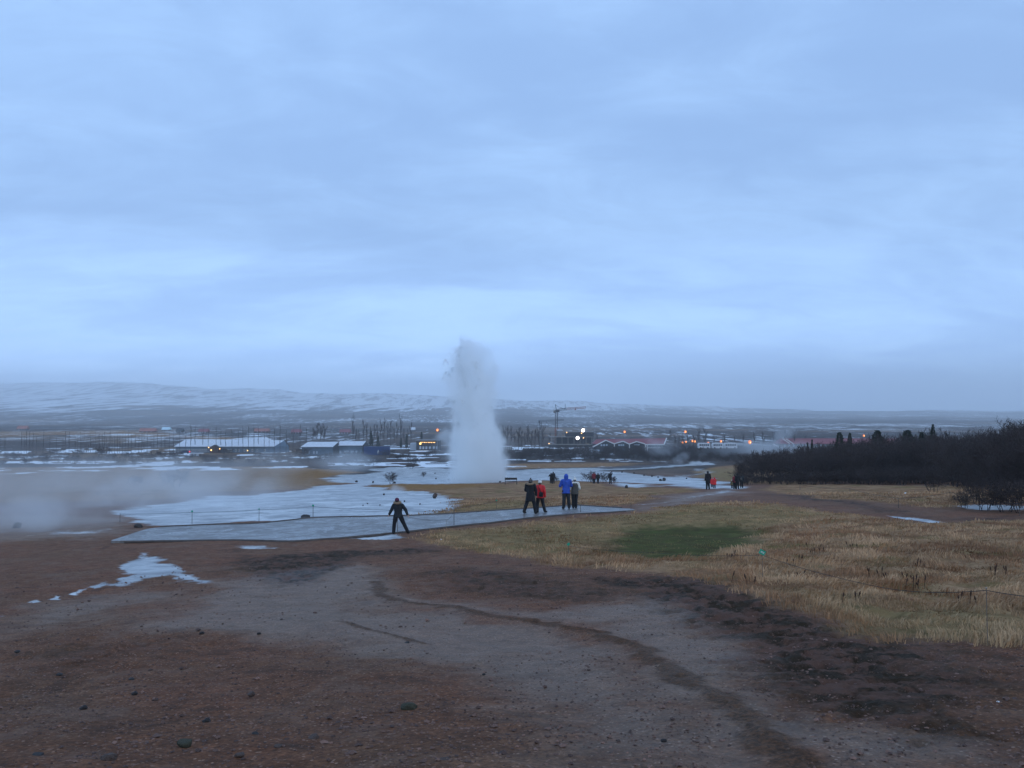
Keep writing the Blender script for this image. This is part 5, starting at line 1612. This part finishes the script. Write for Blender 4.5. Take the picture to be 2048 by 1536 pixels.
# marks printed on the nearer green sign
for o_ in list(COL.objects):
    if o_.name.startswith('sign') and abs(o_.dimensions.x - 0.15) < 0.02 and o_.parent:
        mb = MB()
        for (a, b, c, d) in [(-.045, -.03, -.02, .02), (-.02, .0, .0, .02), (-.02, .0, -.02, -.006), (.01, .02, -.02, .02), (.03, .045, -.02, .02)]:
            mb.box(a, b, -0.0115, -0.0085, c, d)
        k_ = mb.build('sign_mark', M['sign_white'], o_)
        k_.parent = o_.parent
        k_.matrix_local = Matrix.LocRotScale(o_.location, o_.rotation_euler, None)

# bench
p = spot(1022, 969)
s_ = p.y / FPX
b_ = thing('bench', 'dark wooden bench with low back standing on the pale crust by the geyser', 'bench', p, R(2))
hw = 12.2 * s_
MB().box(-hw, hw, 0.14, 0.18, .62, .92).build('backrest', M['bench_wood'], b_)
MB().box(-hw, hw, -0.32, 0.10, .42, .47).build('seat', M['bench_wood'], b_)
for x in (-hw + .04, hw - .04):
    MB().box(x - .035, x + .035, -0.30, -0.22, -.1, .42).build('leg', M['bench_wood'], b_)
    MB().box(x - .035, x + .035, 0.10, 0.18, -.1, .93).build('leg', M['bench_wood'], b_)


# ------------------------------------------------------------------ people
def catmull(pts, rad, n=4):
    P = [Vector(p) for p in pts]
    Q = [(r, r) if isinstance(r, (int, float)) else r for r in rad]
    o1, o2 = [], []
    N = len(P)
    for i in range(N - 1):
        p0, p1, p2, p3 = P[max(i - 1, 0)], P[i], P[i + 1], P[min(i + 2, N - 1)]
        for j in range(n):
            t = j / n
            o1.append(0.5 * ((2 * p1) + (p2 - p0) * t + (2 * p0 - 5 * p1 + 4 * p2 - p3) * t * t + (3 * p1 - p0 - 3 * p2 + p3) * t ** 3))
            o2.append(tuple(Q[i][k_] * (1 - t) + Q[i + 1][k_] * t for k_ in (0, 1)))
    o1.append(P[-1]); o2.append(Q[-1])
    return o1, o2


def limb(mb, pts, rad, n=10, up=(0, 1, 0.01)):
    a, b = catmull(pts, rad)
    mb.tube(a, b, n, up)
    return mb


BASE = dict(head=(0, .02, 1.62), neck=(0, 0, 1.49), chest=(0, 0, 1.34), waist=(0, 0, 1.08), pelvis=(0, 0, .94),
            shL=(-.19, 0, 1.42), elL=(-.25, -.02, 1.13), wrL=(-.25, .10, .88), shR=(.19, 0, 1.42), elR=(.25, -.02, 1.13), wrR=(.25, .10, .88),
            hipL=(-.09, 0, .92), knL=(-.10, .03, .50), anL=(-.11, 0, .09), hipR=(.09, 0, .92), knR=(.10, .03, .50), anR=(.11, 0, .09))


def body_mesh(J, fingers=True):
    """one continuous skinned body with five-fingered hands"""
    V, E, Rd = [], [], []

    def v(p, r):
        V.append(Vector(p)); Rd.append(r if isinstance(r, tuple) else (r, r)); return len(V) - 1

    pel = v(J['pelvis'], (.15, .11))
    wa = v(J['waist'], (.135, .10)); ch = v(J['chest'], (.165, .115)); nk = v(J['neck'], (.058, .058))
    E += [(pel, wa), (wa, ch), (ch, nk)]
    h = Vector(J['head'])
    jaw = v(h + Vector((0, .02, -.075)), (.062, .068)); hd = v(h, (.078, .094)); tp = v(h + Vector((0, -.005, .07)), (.062, .075))
    E += [(nk, jaw), (jaw, hd), (hd, tp)]
    nose = v(h + Vector((0, .105, -.02)), (.014, .014)); E.append((hd, nose))
    for s_ in 'LR':
        e = v(h + Vector((-.083 if s_ == 'L' else .083, -.005, -.015)), (.012, .018)); E.append((hd, e))
    for s_ in 'LR':
        a = v(J['sh' + s_], (.062, .062)); b = v(J['el' + s_], (.045, .045)); c = v(J['wr' + s_], (.028, .025))
        E += [(ch, a), (a, b), (b, c)]
        d = (Vector(J['wr' + s_]) - Vector(J['el' + s_])).normalized()
        side = d.cross(Vector((1, 0, 0.1))).normalized()
        nrm = side.cross(d).normalized()
        palm = v(Vector(J['wr' + s_]) + d * .075, (.036, .020)); E.append((c, palm))
        if fingers:
            pp = V[palm]
            for k_, (off, L) in enumerate([(-.030, .062), (-.010, .074), (.010, .070), (.030, .055)]):
                f0 = v(pp + side * off + d * .030, .010); f1 = v(pp + side * off * 1.1 + d * (.030 + L * .5) + nrm * .006, .009); f2 = v(pp + side * off * 1.1 + d * (.028 + L * .9) + nrm * .022, .008)
                E += [(palm, f0), (f0, f1), (f1, f2)]
            t0 = v(pp - side * .040 - d * .030, .011); t1 = v(pp - side * .062 + d * .006 + nrm * .01, .009)
            E += [(palm, t0), (t0, t1)]
        hp = v(J['hip' + s_], (.095, .095)); kn = v(J['kn' + s_], (.062, .065)); an = v(J['an' + s_], (.042, .045))
        toe = v(Vector(J['an' + s_]) + Vector(J.get('toe' + s_, (0, .14, -.045))), (.042, .028)); E += [(pel, hp), (hp, kn), (kn, an), (an, toe)]
    me = bpy.data.meshes.new('body_base')
    me.from_pydata([tuple(x) for x in V], E, [])
    o = bpy.data.objects.new('tmp_body', me); COL.objects.link(o)
    mod = o.modifiers.new('s', 'SKIN')
    for i, r_ in enumerate(Rd):
        me.skin_vertices[0].data[i].radius = r_
        me.skin_vertices[0].data[i].use_root = (i == 0)
    sb = o.modifiers.new('u', 'SUBSURF'); sb.levels = 1; sb.render_levels = 1
    dg = bpy.context.evaluated_depsgraph_get()
    out_ = bpy.data.meshes.new_from_object(o.evaluated_get(dg))
    bpy.data.objects.remove(o)
    out_.name = 'body'
    out_.polygons.foreach_set('use_smooth', [True] * len(out_.polygons))
    out_.materials.clear()
    return out_


def person(px, py, hpx, label, J=None, rz=0.0, coat='dark_cloth', trousers='black_cloth', hem=0.80, hat=None, hood=None, fur=False, hair=True, bag=None, vest=None, flare=1.0, group=None,
           height=None, near=True, ears=False, pompom=False, slim=1.0):
    J = {**BASE, **(J or {})}
    p = spot(px, py)
    # stand on the walkway where there is one
    dw = np.min(np.hypot(NE[:, 0] - p.x, NE[:, 1] - p.y)); 
    inside = seg_dist(np.array([p.x]), np.array([p.y]), [tuple(q_) for q_ in np.vstack([NE, FE[::-1]])], True)[1][0]
    if inside: p.z = max(float(full_h(p.x, p.y)), float(base_h(p.x, p.y))) + 0.07
    H = hpx / FPX * p.y
    sc_ = H / 1.76
    print('PERSON', px, py, round(p.y, 1), 'height', round(H, 2))
    t_ = thing('person', label, 'person', p, rz, group)
    t_.scale = (sc_, sc_, sc_)
    link_mesh('body', body_mesh(J, near), M['skin'], t_)
    A = {k_: Vector(q_) for k_, q_ in J.items()}
    up = (0, 1, 0.01)
    # coat: torso and sleeves
    w = slim * 1.08
    hemc = A['pelvis'] + Vector((0, 0, hem - .94))
    mb = MB()
    limb(mb, [hemc, A['pelvis'] + Vector((0, 0, .02)) if hem < .9 else hemc + Vector((0, 0, .03)), A['waist'], A['chest'], (A['shL'] + A['shR']) / 2 + Vector((0, 0, .015)), A['neck'] + Vector((0, 0, .0)), A['neck'] + Vector((0, .01, .055))],
         [(.205 * w * flare, .165 * flare), (.195 * w * (flare * .5 + .5), .155), (.175 * w, .14), (.205 * w, .155), (.185 * w, .12), (.10, .10), (.082, .088)], 14, up)
    for s_ in 'LR':
        ctr = (A['chest'] + A['neck']) / 2
        limb(mb, [A['sh' + s_].lerp(ctr, .45), A['sh' + s_], A['sh' + s_].lerp(A['el' + s_], .5), A['el' + s_], A['el' + s_].lerp(A['wr' + s_], .6), A['wr' + s_] + (A['wr' + s_] - A['el' + s_]).normalized() * .02],
             [.095, .098, .088, .080, .068, .058], 10, (0.2, 1, .3))
    mb.build('coat', M[coat], t_, True)
    # trousers
    mb = MB()
    for s_ in 'LR':
        limb(mb, [A['pelvis'] + Vector((0, 0, .05)) + (A['hip' + s_] - A['pelvis']) * .6, A['hip' + s_], A['hip' + s_].lerp(A['kn' + s_], .5), A['kn' + s_], A['kn' + s_].lerp(A['an' + s_], .5), A['an' + s_] + Vector((0, 0, -.01))],
             [.120, .128, .114, .092, .088, .080], 10, up)
    mb.build('trousers', M[trousers], t_, True)
    for s_ in 'LR':
        td = Vector(J.get('toe' + s_, (0, .14, -.045)))
        mb = MB()
        limb(mb, [A['an' + s_] + Vector((0, 0, .07)), A['an' + s_] + Vector((0, 0, -.02)), A['an' + s_] + td * .5 + Vector((0, 0, -.02)), A['an' + s_] + td + Vector((0, 0, -.005))], [.058, .062, (.055, .048), (.045, .034)], 8, (0.05, 1, 0.6))
        mb.build('boot', M['boot'], t_, True)
    h = A['head']
    if hair and not hood:
        MB().sphere(h + Vector((0, -.012, .012)), (.094, .108, .112), 12, 9).build('hair', M['hair'], t_, True)
        MB().tube([h + Vector((0, -.07, -.02)), h + Vector((0, -.075, -.13))], [(.07, .04), (.05, .03)], 8, (0, 1, 0)).build('hair', M['hair'], t_, True)
    if hat:
        mb = MB().sphere(h + Vector((0, -.005, .045)), (.108, .120, .105), 14, 9)
        if ears:
            for x in (-.07, .07):
                mb.tube([h + Vector((x, 0, .11)), h + Vector((x * 1.25, 0, .19))], [.04, .008], 6, (0, 1, 0))
        o = mb.build('hat', M[hat], t_, True)
        if pompom:
            MB().sphere(h + Vector((0, -.01, .175)), .042, 8, 6).build('pompom', M[hat], o)
    if hood:
        mb = MB()
        limb(mb, [A['neck'] + Vector((0, -.02, -.01)), h + Vector((0, -.015, -.06)), h + Vector((0, -.02, .04)), h + Vector((0, -.012, .115)), h + Vector((0, 0, .15))], [.105, (.112, .125), (.118, .135), (.085, .10), (.02, .03)], 12, up)
        mb.build('hood', M[hood], t_, True)
    if fur:
        o = MB()
        c0 = A['neck'] + Vector((0, -.05, .035))
        L = []
        for i in range(13):
            a = math.pi * 2 * i / 12
            L.append(c0 + Vector((math.cos(a) * .155, math.sin(a) * .12, .03 * math.sin(a) + .02)))
        o.tube(L, [.052] * 13, 8, (0, 0, 1))
        o.build('fur_collar', M['fur'], t_, True)
    if vest:
        mb = MB()
        limb(mb, [hemc + Vector((0, 0, -.01)), A['waist'], A['chest'], A['chest'] + Vector((0, 0, .12))], [(.215 * w, .175), (.188 * w, .155), (.205 * w, .172), (.15, .13)], 14, up)
        mb.build('vest', M[vest], t_, True)
    if bag:
        c, sz, mt = bag
        c = Vector(c)
        ob = MB()
        limb(ob, [c + Vector((0, 0, -sz[2] / 2)), c + Vector((0, 0, -sz[2] * .4)), c + Vector((0, 0, sz[2] * .35)), c + Vector((0, 0, sz[2] / 2))], [(sz[0] * .35, sz[1] * .35), (sz[0] / 2, sz[1] / 2), (sz[0] * .48, sz[1] * .48), (sz[0] * .3, sz[1] * .3)], 10, up)
        bg_ = ob.build('bag', M[mt], t_, True)
        MB().tube([c + Vector((0, 0, sz[2] / 2 - .02)), A['chest'] + Vector((0, -.17, .02)), A['shL'] + Vector((.08, -.06, .08)), A['chest'] + Vector((-.1, .16, .02))], [.016] * 4, 5, (0, 1, .2)).build('strap', M[mt], bg_)
    if near:
        for x in (-.032, .032):
            MB().sphere(h + Vector((x, .083, .006)), .012, 8, 6).build('eye', M['eye'], t_, True)
    return t_


person(796, 1068.5, 72, 'person in dark parka and purple wool hat, legs apart and arms held out',
       dict(head=(-.06, .03, 1.62), neck=(-.03, 0, 1.49), chest=(0, 0, 1.33), shL=(-.20, 0, 1.41), shR=(.19, 0, 1.40), elL=(-.33, .02, 1.17), wrL=(-.44, .08, .96), elR=(.36, .0, 1.19), wrR=(.45, .06, .95),
            hipL=(-.10, 0, .90), knL=(-.19, .05, .50), anL=(-.22, .02, .09), hipR=(.10, 0, .90), knR=(.27, .08, .50), anR=(.48, .02, .11), toeR=(.06, .12, -.03)),
       rz=0.0, hem=.84, coat='dark_cloth', trousers='black_cloth', hat='purple_wool', fur=True, flare=1.0)
person(1061, 1033, 70, 'person in long black fur-trimmed coat striding on the path, left of the red coat',
       dict(head=(0, .04, 1.58), neck=(-.01, 0, 1.46), knL=(-.20, .0, .50), anL=(-.33, -.02, .10), knR=(.18, .05, .49), anR=(.25, .04, .07), elL=(-.27, .10, 1.16), wrL=(-.12, .24, 1.08), elR=(.27, .03, 1.14), wrR=(.26, .16, .92), toeL=(.08, .10, -.05)),
       rz=-.25, hem=.62, coat='black_cloth', flare=1.15, fur=True, hat='grey_wool', pompom=True)
person(1080, 1031, 64, 'person in bright red coat and white eared hat, dark bag at the hip',
       dict(knL=(-.14, .0, .50), anL=(-.12, -.1, .09), knR=(.16, .05, .50), anR=(.28, .0, .11), elL=(-.27, .05, 1.15), wrL=(-.2, .2, 1.0), elR=(.27, -.02, 1.14), toeR=(.10, .08, -.03)),
       rz=-.35, hem=.82, coat='red_coat', hat='white_cloth', ears=True, bag=((.12, -.17, 1.02), (.24, .14, .26), 'black_cloth'), slim=1.05)
person(1132.5, 1021.5, 69, 'person in bright blue hooded jacket on the wet path, arms raised before the chest',
       dict(elL=(-.30, .06, 1.16), wrL=(-.13, .26, 1.30), elR=(.27, .08, 1.16), wrR=(.10, .27, 1.32), knL=(-.11, .0, .50), anL=(-.13, 0, .09), knR=(.12, 0, .5), anR=(.15, 0, .09), toeL=(-.05, .13, -.045)),
       hem=.80, coat='blue_coat', trousers='dark_cloth', hood='blue_coat', rz=.08)
person(1149.5, 1020, 61, 'person in a white knitted hat, grey vest and white sleeves beside the blue jacket',
       dict(elL=(-.27, .0, 1.15), wrL=(-.20, .16, 1.10), elR=(.27, 0, 1.15), wrR=(.22, .14, 1.06), anL=(-.08, 0, .09), anR=(.07, 0, .09), knL=(-.08, .02, .5), knR=(.08, .02, .5)),
       hem=.84, coat='white_cloth', vest='grey_vest', hat='white_cloth', pompom=True, slim=1.0, rz=.1)
far = dict(near=False)
person(1102, 967.5, 21.5, 'person in dark clothes beyond the path, leaning left, left one of the far couple', dict(elL=(-.34, .05, 1.2), wrL=(-.2, .2, 1.25)), coat='black_cloth', hem=.7, rz=.2, **far)
person(1106.5, 968, 24.5, 'taller person in dark clothes beyond the path, right one of the far couple', None, coat='black_cloth', hem=.75, **far)
person(1188, 968, 23.5, 'person in a dull maroon coat standing among bare bushes beyond the path', None, coat='dim_red_coat', hem=.75, **far)
person(1196, 968, 21.5, 'person in dark clothes among bushes, just right of the maroon coat', None, coat='black_cloth', hem=.75, **far)
person(1221, 968, 24, 'person in dark clothes with one arm raised, alone right of the bushes', dict(elR=(.24, .1, 1.55), wrR=(.2, .15, 1.85)), coat='black_cloth', hem=.75, **far)
person(1416, 978.5, 37, 'tall person in a long dark coat and hat beside two children in red', dict(anL=(-.13, 0, .09), anR=(.13, 0, .09)), coat='black_cloth', hem=.62, hat='black_cloth', flare=1.1, rz=.2, **far)
person(1424, 974.5, 18.5, 'smaller child in a red coat next to the tall dark person', None, coat='red_coat', trousers='navy_cloth', hem=.6, hood='red_coat', flare=1.25, slim=1.25, **far)
person(1429, 976, 22, 'bigger child in a red coat, right of the smaller red one', None, coat='red_coat', trousers='navy_cloth', hem=.6, hood='red_coat', flare=1.25, slim=1.2, **far)
person(1464, 976, 17, 'small child in a white hat and olive jacket at the left of the right-hand group', None, coat='olive_cloth', trousers='navy_cloth', hem=.7, hat='white_cloth', slim=1.25, **far)
person(1469.5, 977.5, 29, 'person in a red jacket in the right-hand group near the thicket', None, coat='dim_red_coat', hem=.8, rz=.3, **far)
person(1475, 978, 31.5, 'tallest person in black in the middle of the right-hand group', None, coat='black_cloth', hem=.72, hat='black_cloth', **far)
person(1483.5, 975.5, 28, 'person in a dark jacket with grey bag at the right end of the right-hand group', None, coat='dark_cloth', hem=.8, bag=((-.12, -.16, 1.15), (.2, .14, .3), 'grey_vest'), **far)


# ------------------------------------------------------------------ steam, geyser and haze
def vol_material(name, build, aniso=0.0, col=(1, 1, 1)):
    m = bpy.data.materials.new(name)
    m.use_nodes = True
    m.cycles.volume_step_rate = 0.45 if name == 'geyser_steam' else 1.0
    t = m.node_tree
    for n_ in list(t.nodes): t.nodes.remove(n_)
    q = NT(t)
    pv = q.n('ShaderNodeVolumePrincipled', {'Color': col, 'Anisotropy': aniso})
    ou = q.n('ShaderNodeOutputMaterial')
    t.links.new(pv.outputs[0], ou.inputs['Volume'])
    d = build(q)
    if isinstance(d, bpy.types.NodeSocket):
        t.links.new(d, pv.inputs['Density'])
    else:
        pv.inputs['Density'].default_value = d
    return m


def steam_mat(name, dens, scale, lo_, hi_, seed, stretch=(1, 1, 1)):
    def b(q):
        P = q.n('ShaderNodeTexCoord').outputs['Object']
        r_ = q.n('ShaderNodeVectorMath', {0: P}, operation='LENGTH').outputs['Value']
        fall = q.mr(r_, 0.25, 1.0, 1, 0, True)
        Wp = q.n('ShaderNodeNewGeometry').outputs['Position']
        Wp = q.n('ShaderNodeMapping', {0: Wp, 1: (seed, seed * 2, seed * 3), 3: stretch}).outputs[0]
        nz = q.noise(Wp, scale, 4, 0.55, 0.6)
        d = q.mr(q.m('MULTIPLY_ADD', q.m('SUBTRACT', fall, 1.0), 0.35, nz), lo_, hi_, 0, 1, True)
        return q.m('MULTIPLY', q.m('MULTIPLY', d, fall), dens)
    return vol_material(name, b, 0.5)


def steam(px, py, D, wpx, hpx, depth, dens, scale, label, lo_=0.34, hi_=0.68, seed=1.0, stretch=(1, 1, 1), lift=0.0, tilt=0.0):
    x, z = xat(px, D), zat(py, D)
    a, c = wpx / FPX * D / 2, hpx / FPX * D / 2
    o = MB().sphere((0, 0, 0), 1.0, 20, 12).build('steam', steam_mat('steam', dens, scale, lo_, hi_, seed, stretch))
    o.location = (x, D, z)
    o.scale = (a, depth / 2, c)
    o.rotation_euler = (0, tilt, 0)
    tag(o, label, 'steam', kind='stuff')
    return o


steam(40, 1000, 44, 1000, 330, 24, 0.085, 0.18, 'thick bluish steam drifting low over the left side', 0.30, 0.60, 1.0)
steam(50, 1035, 41, 320, 150, 10, 0.20, 0.30, 'denser wisp of steam at the far left before the dark boulder', 0.40, 0.60, 21.0)
steam(215, 990, 60, 330, 120, 14, 0.10, 0.24, 'rising curl of steam over the brown field at the left', 0.40, 0.60, 23.0, tilt=-.3)
steam(380, 990, 54, 900, 250, 26, 0.105, 0.18, 'thin steam spreading over the path end and pale crust', 0.34, 0.60, 2.0)
steam(260, 950, 100, 1000, 150, 50, 0.036, 0.07, 'faint veil of steam over the brown field', 0.32, 0.66, 3.0)
steam(560, 925, 190, 420, 90, 60, 0.022, 0.05, 'pale steam veil before the white-roofed houses', 0.3, 0.62, 4.0)
steam(700, 925, 150, 260, 80, 30, 0.050, 0.09, 'drifting steam left of the geyser', 0.36, 0.64, 5.0)
steam(795, 980, 78, 64, 40, 4, 0.42, 0.7, 'small puff of steam on the near edge of the brown mound', 0.34, 0.60, 6.0)
steam(886, 890, 128, 92, 120, 7, 0.30, 0.28, 'grey puff of steam trailing left of the geyser column', 0.34, 0.62, 7.0)
steam(1330, 896, 260, 170, 70, 30, 0.050, 0.09, 'wisps of steam rising beside the gabled building', 0.40, 0.62, 8.0)
steam(1270, 880, 330, 160, 60, 30, 0.030, 0.06, 'thin steam before the gabled building', 0.36, 0.62, 9.5)
steam(1365, 915, 235, 90, 44, 14, 0.13, 0.16, 'curl of steam over the far stream', 0.38, 0.60, 9.0, tilt=-.4)
steam(1530, 898, 300, 340, 62, 50, 0.050, 0.06, 'bank of steam behind the thicket top', 0.30, 0.60, 10.0)
steam(1570, 868, 330, 110, 60, 24, 0.060, 0.08, 'plume of steam rising before the long red roof', 0.36, 0.60, 11.0, tilt=-.5)

# the geyser
GD = 124.0
gx0 = xat(957, GD)
gzg = float(full_h(gx0, GD))
GH = zat(672, GD) - gzg
gey = thing('geyser', 'tall erupting geyser column of white water and steam in the middle', 'geyser', (gx0, GD, gzg))
GP = [  # (photo row, centre, half width)
    (968, 957, 60), (958, 957, 53), (945, 960, 43), (925, 961, 35), (900, 961, 31), (870, 954, 37), (830, 942, 41), (800, 939, 39), (760, 929, 38), (730, 920, 45), (705, 917, 46), (690, 922, 41), (680, 934, 36), (672, 940, 28)]
zz = np.array([(zat(a, GD) - gzg) / GH for a, b, c in GP]); s_ = GD / FPX
cxs = np.array([(b - 957) * s_ for a, b, c in GP]); rws = np.array([c * s_ for a, b, c in GP])
zz = np.clip(zz, 0, 1)


def gey_dens(q):
    P = q.n('ShaderNodeTexCoord').outputs['Object']
    sp_ = q.n('ShaderNodeSeparateXYZ', {0: P}).outputs
    zn = q.m('DIVIDE', sp_[2], GH, clamp=True)
    cr_ = q.n('ShaderNodeValToRGB', {0: zn})
    els = cr_.color_ramp.elements
    us = np.linspace(0, 1, 22)
    for i, u_ in enumerate(us):
        e = els[0] if i == 0 else (els[1] if i == 21 else els.new(u_))
        if i in (0, 21): e.position = u_
    for e in cr_.color_ramp.elements:
        u_ = e.position
        e.color = (float((np.interp(u_, zz, cxs) + 4) / 8), float(np.interp(u_, zz, rws) / 6), 0, 1)
    cs_ = q.n('ShaderNodeSeparateColor', {0: cr_.outputs[0]}).outputs
    cx_ = q.m('SUBTRACT', q.m('MULTIPLY', cs_[0], 8.0), 4.0)
    rr_ = q.m('MULTIPLY', cs_[1], 6.0)
    def ncol(scale, off, det):
        v = q.vm('ADD', P, off)
        c = q.n('ShaderNodeTexNoise', {'Vector': v, 'Scale': scale, 'Detail': det, 'Roughness': 0.62}).outputs['Color']
        return q.vm('SUBTRACT', c, (0.5, 0.5, 0.5))
    amp = q.mr(zn, 0.0, 0.8, 0.8, 2.6)
    w1 = q.n('ShaderNodeVectorMath', {0: ncol(0.26, (0, 0, 0), 2), 3: q.m('MULTIPLY', amp, 3.2)}, operation='SCALE').outputs[0]
    w2 = q.n('ShaderNodeVectorMath', {0: ncol(0.95, (5, 3, 1), 4), 3: q.m('MULTIPLY', amp, 1.25)}, operation='SCALE').outputs[0]
    PW = q.vm('ADD', q.vm('ADD', P, w1), w2)
    spw = q.n('ShaderNodeSeparateXYZ', {0: PW}).outputs
    dx = q.m('DIVIDE', q.m('SUBTRACT', spw[0], cx_), rr_)
    dy = q.m('DIVIDE', spw[1], rr_)
    r_ = q.m('SQRT', q.m('ADD', q.m('MULTIPLY', dx, dx), q.m('MULTIPLY', dy, dy)))
    shape = q.mr(r_, 0.80, 1.16, 1, 0, True)
    halo = q.m('MULTIPLY', q.mr(r_, 0.9, 1.7, 1, 0, True), q.mr(q.noise(P, 0.55, 5, 0.65, 1.2), 0.42, 0.66, 0, 0.10, True))
    znw = q.m('DIVIDE', spw[2], GH)
    topf = q.mr(znw, 0.90, 0.985, 1, 0, True)
    body = q.mr(q.noise(q.n('ShaderNodeMapping', {0: P, 3: (1, 1, .45)}).outputs[0], 1.1, 5, 0.7, 0.5), 0.36, 0.60, 0.30, 1.0, True)
    dz = q.mr(zn, 0.0, 1.0, 0.95, 0.55)
    return q.m('MULTIPLY', q.m('MULTIPLY', q.m('ADD', q.m('MULTIPLY', shape, body), halo), topf), dz)


mb = MB()
mb.tube([(0, 0, -0.2), (0, 0, GH * .12), (-0.6, 0, GH * .5), (-1.6, 0, GH * .8), (-2.0, 0, GH * 1.1)], [7.5, 7.0, 8.0, 9.5, 9.5], 20, (0, 1, 0))
mb.build('steam_column', vol_material('geyser_steam', gey_dens, 0.1, (0.985, 0.997, 1.0)), gey)
# flying droplets of the eruption
n = 26000
u = RNG.random(n) ** 1.5 * 0.93
rad = np.interp(u, zz, rws) * np.abs(RNG.normal(0, 0.42, n)); rad = np.minimum(rad, np.interp(u, zz, rws) * 1.15)
a = RNG.uniform(0, 6.283, n)
c = np.stack([np.interp(u, zz, cxs) + rad * np.cos(a), rad * np.sin(a), u * GH], 1)
sz_ = RNG.uniform(0.012, 0.05, n)[:, None]
jets = []
for j in range(46):      # thrown fingers of water leaving the column and falling back
    z0 = RNG.uniform(0.30, 0.85) * GH
    aj = RNG.uniform(0, 6.283)
    r0 = np.interp(z0 / GH, zz, rws) * 0.75
    vx, vz = RNG.uniform(0.4, 1.7), RNG.uniform(0.5, 4.0)
    tt = RNG.random(130) ** 0.8 * RNG.uniform(0.5, 1.1)
    rr2 = r0 + vx * tt
    sprd = 0.05 + 0.22 * tt
    jets.append(np.stack([np.interp(z0 / GH, zz, cxs) + rr2 * math.cos(aj) + RNG.normal(0, 1, 130) * sprd, rr2 * math.sin(aj) + RNG.normal(0, 1, 130) * sprd,
                          z0 + vz * tt - 4.9 * tt * tt + RNG.normal(0, 1, 130) * sprd], 1))
jc = np.concatenate(jets); jc = jc[(jc[:, 2] > 0.1) & (jc[:, 2] < GH * 1.02)]
c = np.concatenate([c, jc]); n = len(c)
sz_ = np.concatenate([sz_, RNG.uniform(0.02, 0.055, len(jc))[:, None]])
tet = np.array([[1, 0, -.6], [-.6, .8, -.5], [-.5, -.8, -.5], [0, 0, 1.6]])
V = (c[:, None] + tet[None] * sz_[:, None]).reshape(-1, 3)
F = (np.array([[0, 1, 2], [0, 3, 1], [1, 3, 2], [2, 3, 0]])[None] + (np.arange(n) * 4)[:, None, None]).reshape(-1, 3)
M['spray'] = material('spray', (0.80, 0.84, 0.86), 0.5, 0.02, 1)
o = link_mesh('water_spray', np_mesh('water_spray', V, F), M['spray'], gey)
o['kind'] = 'stuff'

# air haze over the whole place
hz = MB().box(-9600, 9600, -9600, 9600, -80, 330).build('haze', vol_material('haze', lambda q: 3.1e-4, 0.55, (1.0, 1.0, 1.0)))
tag(hz, 'pale even haze in the air', 'haze', kind='stuff')
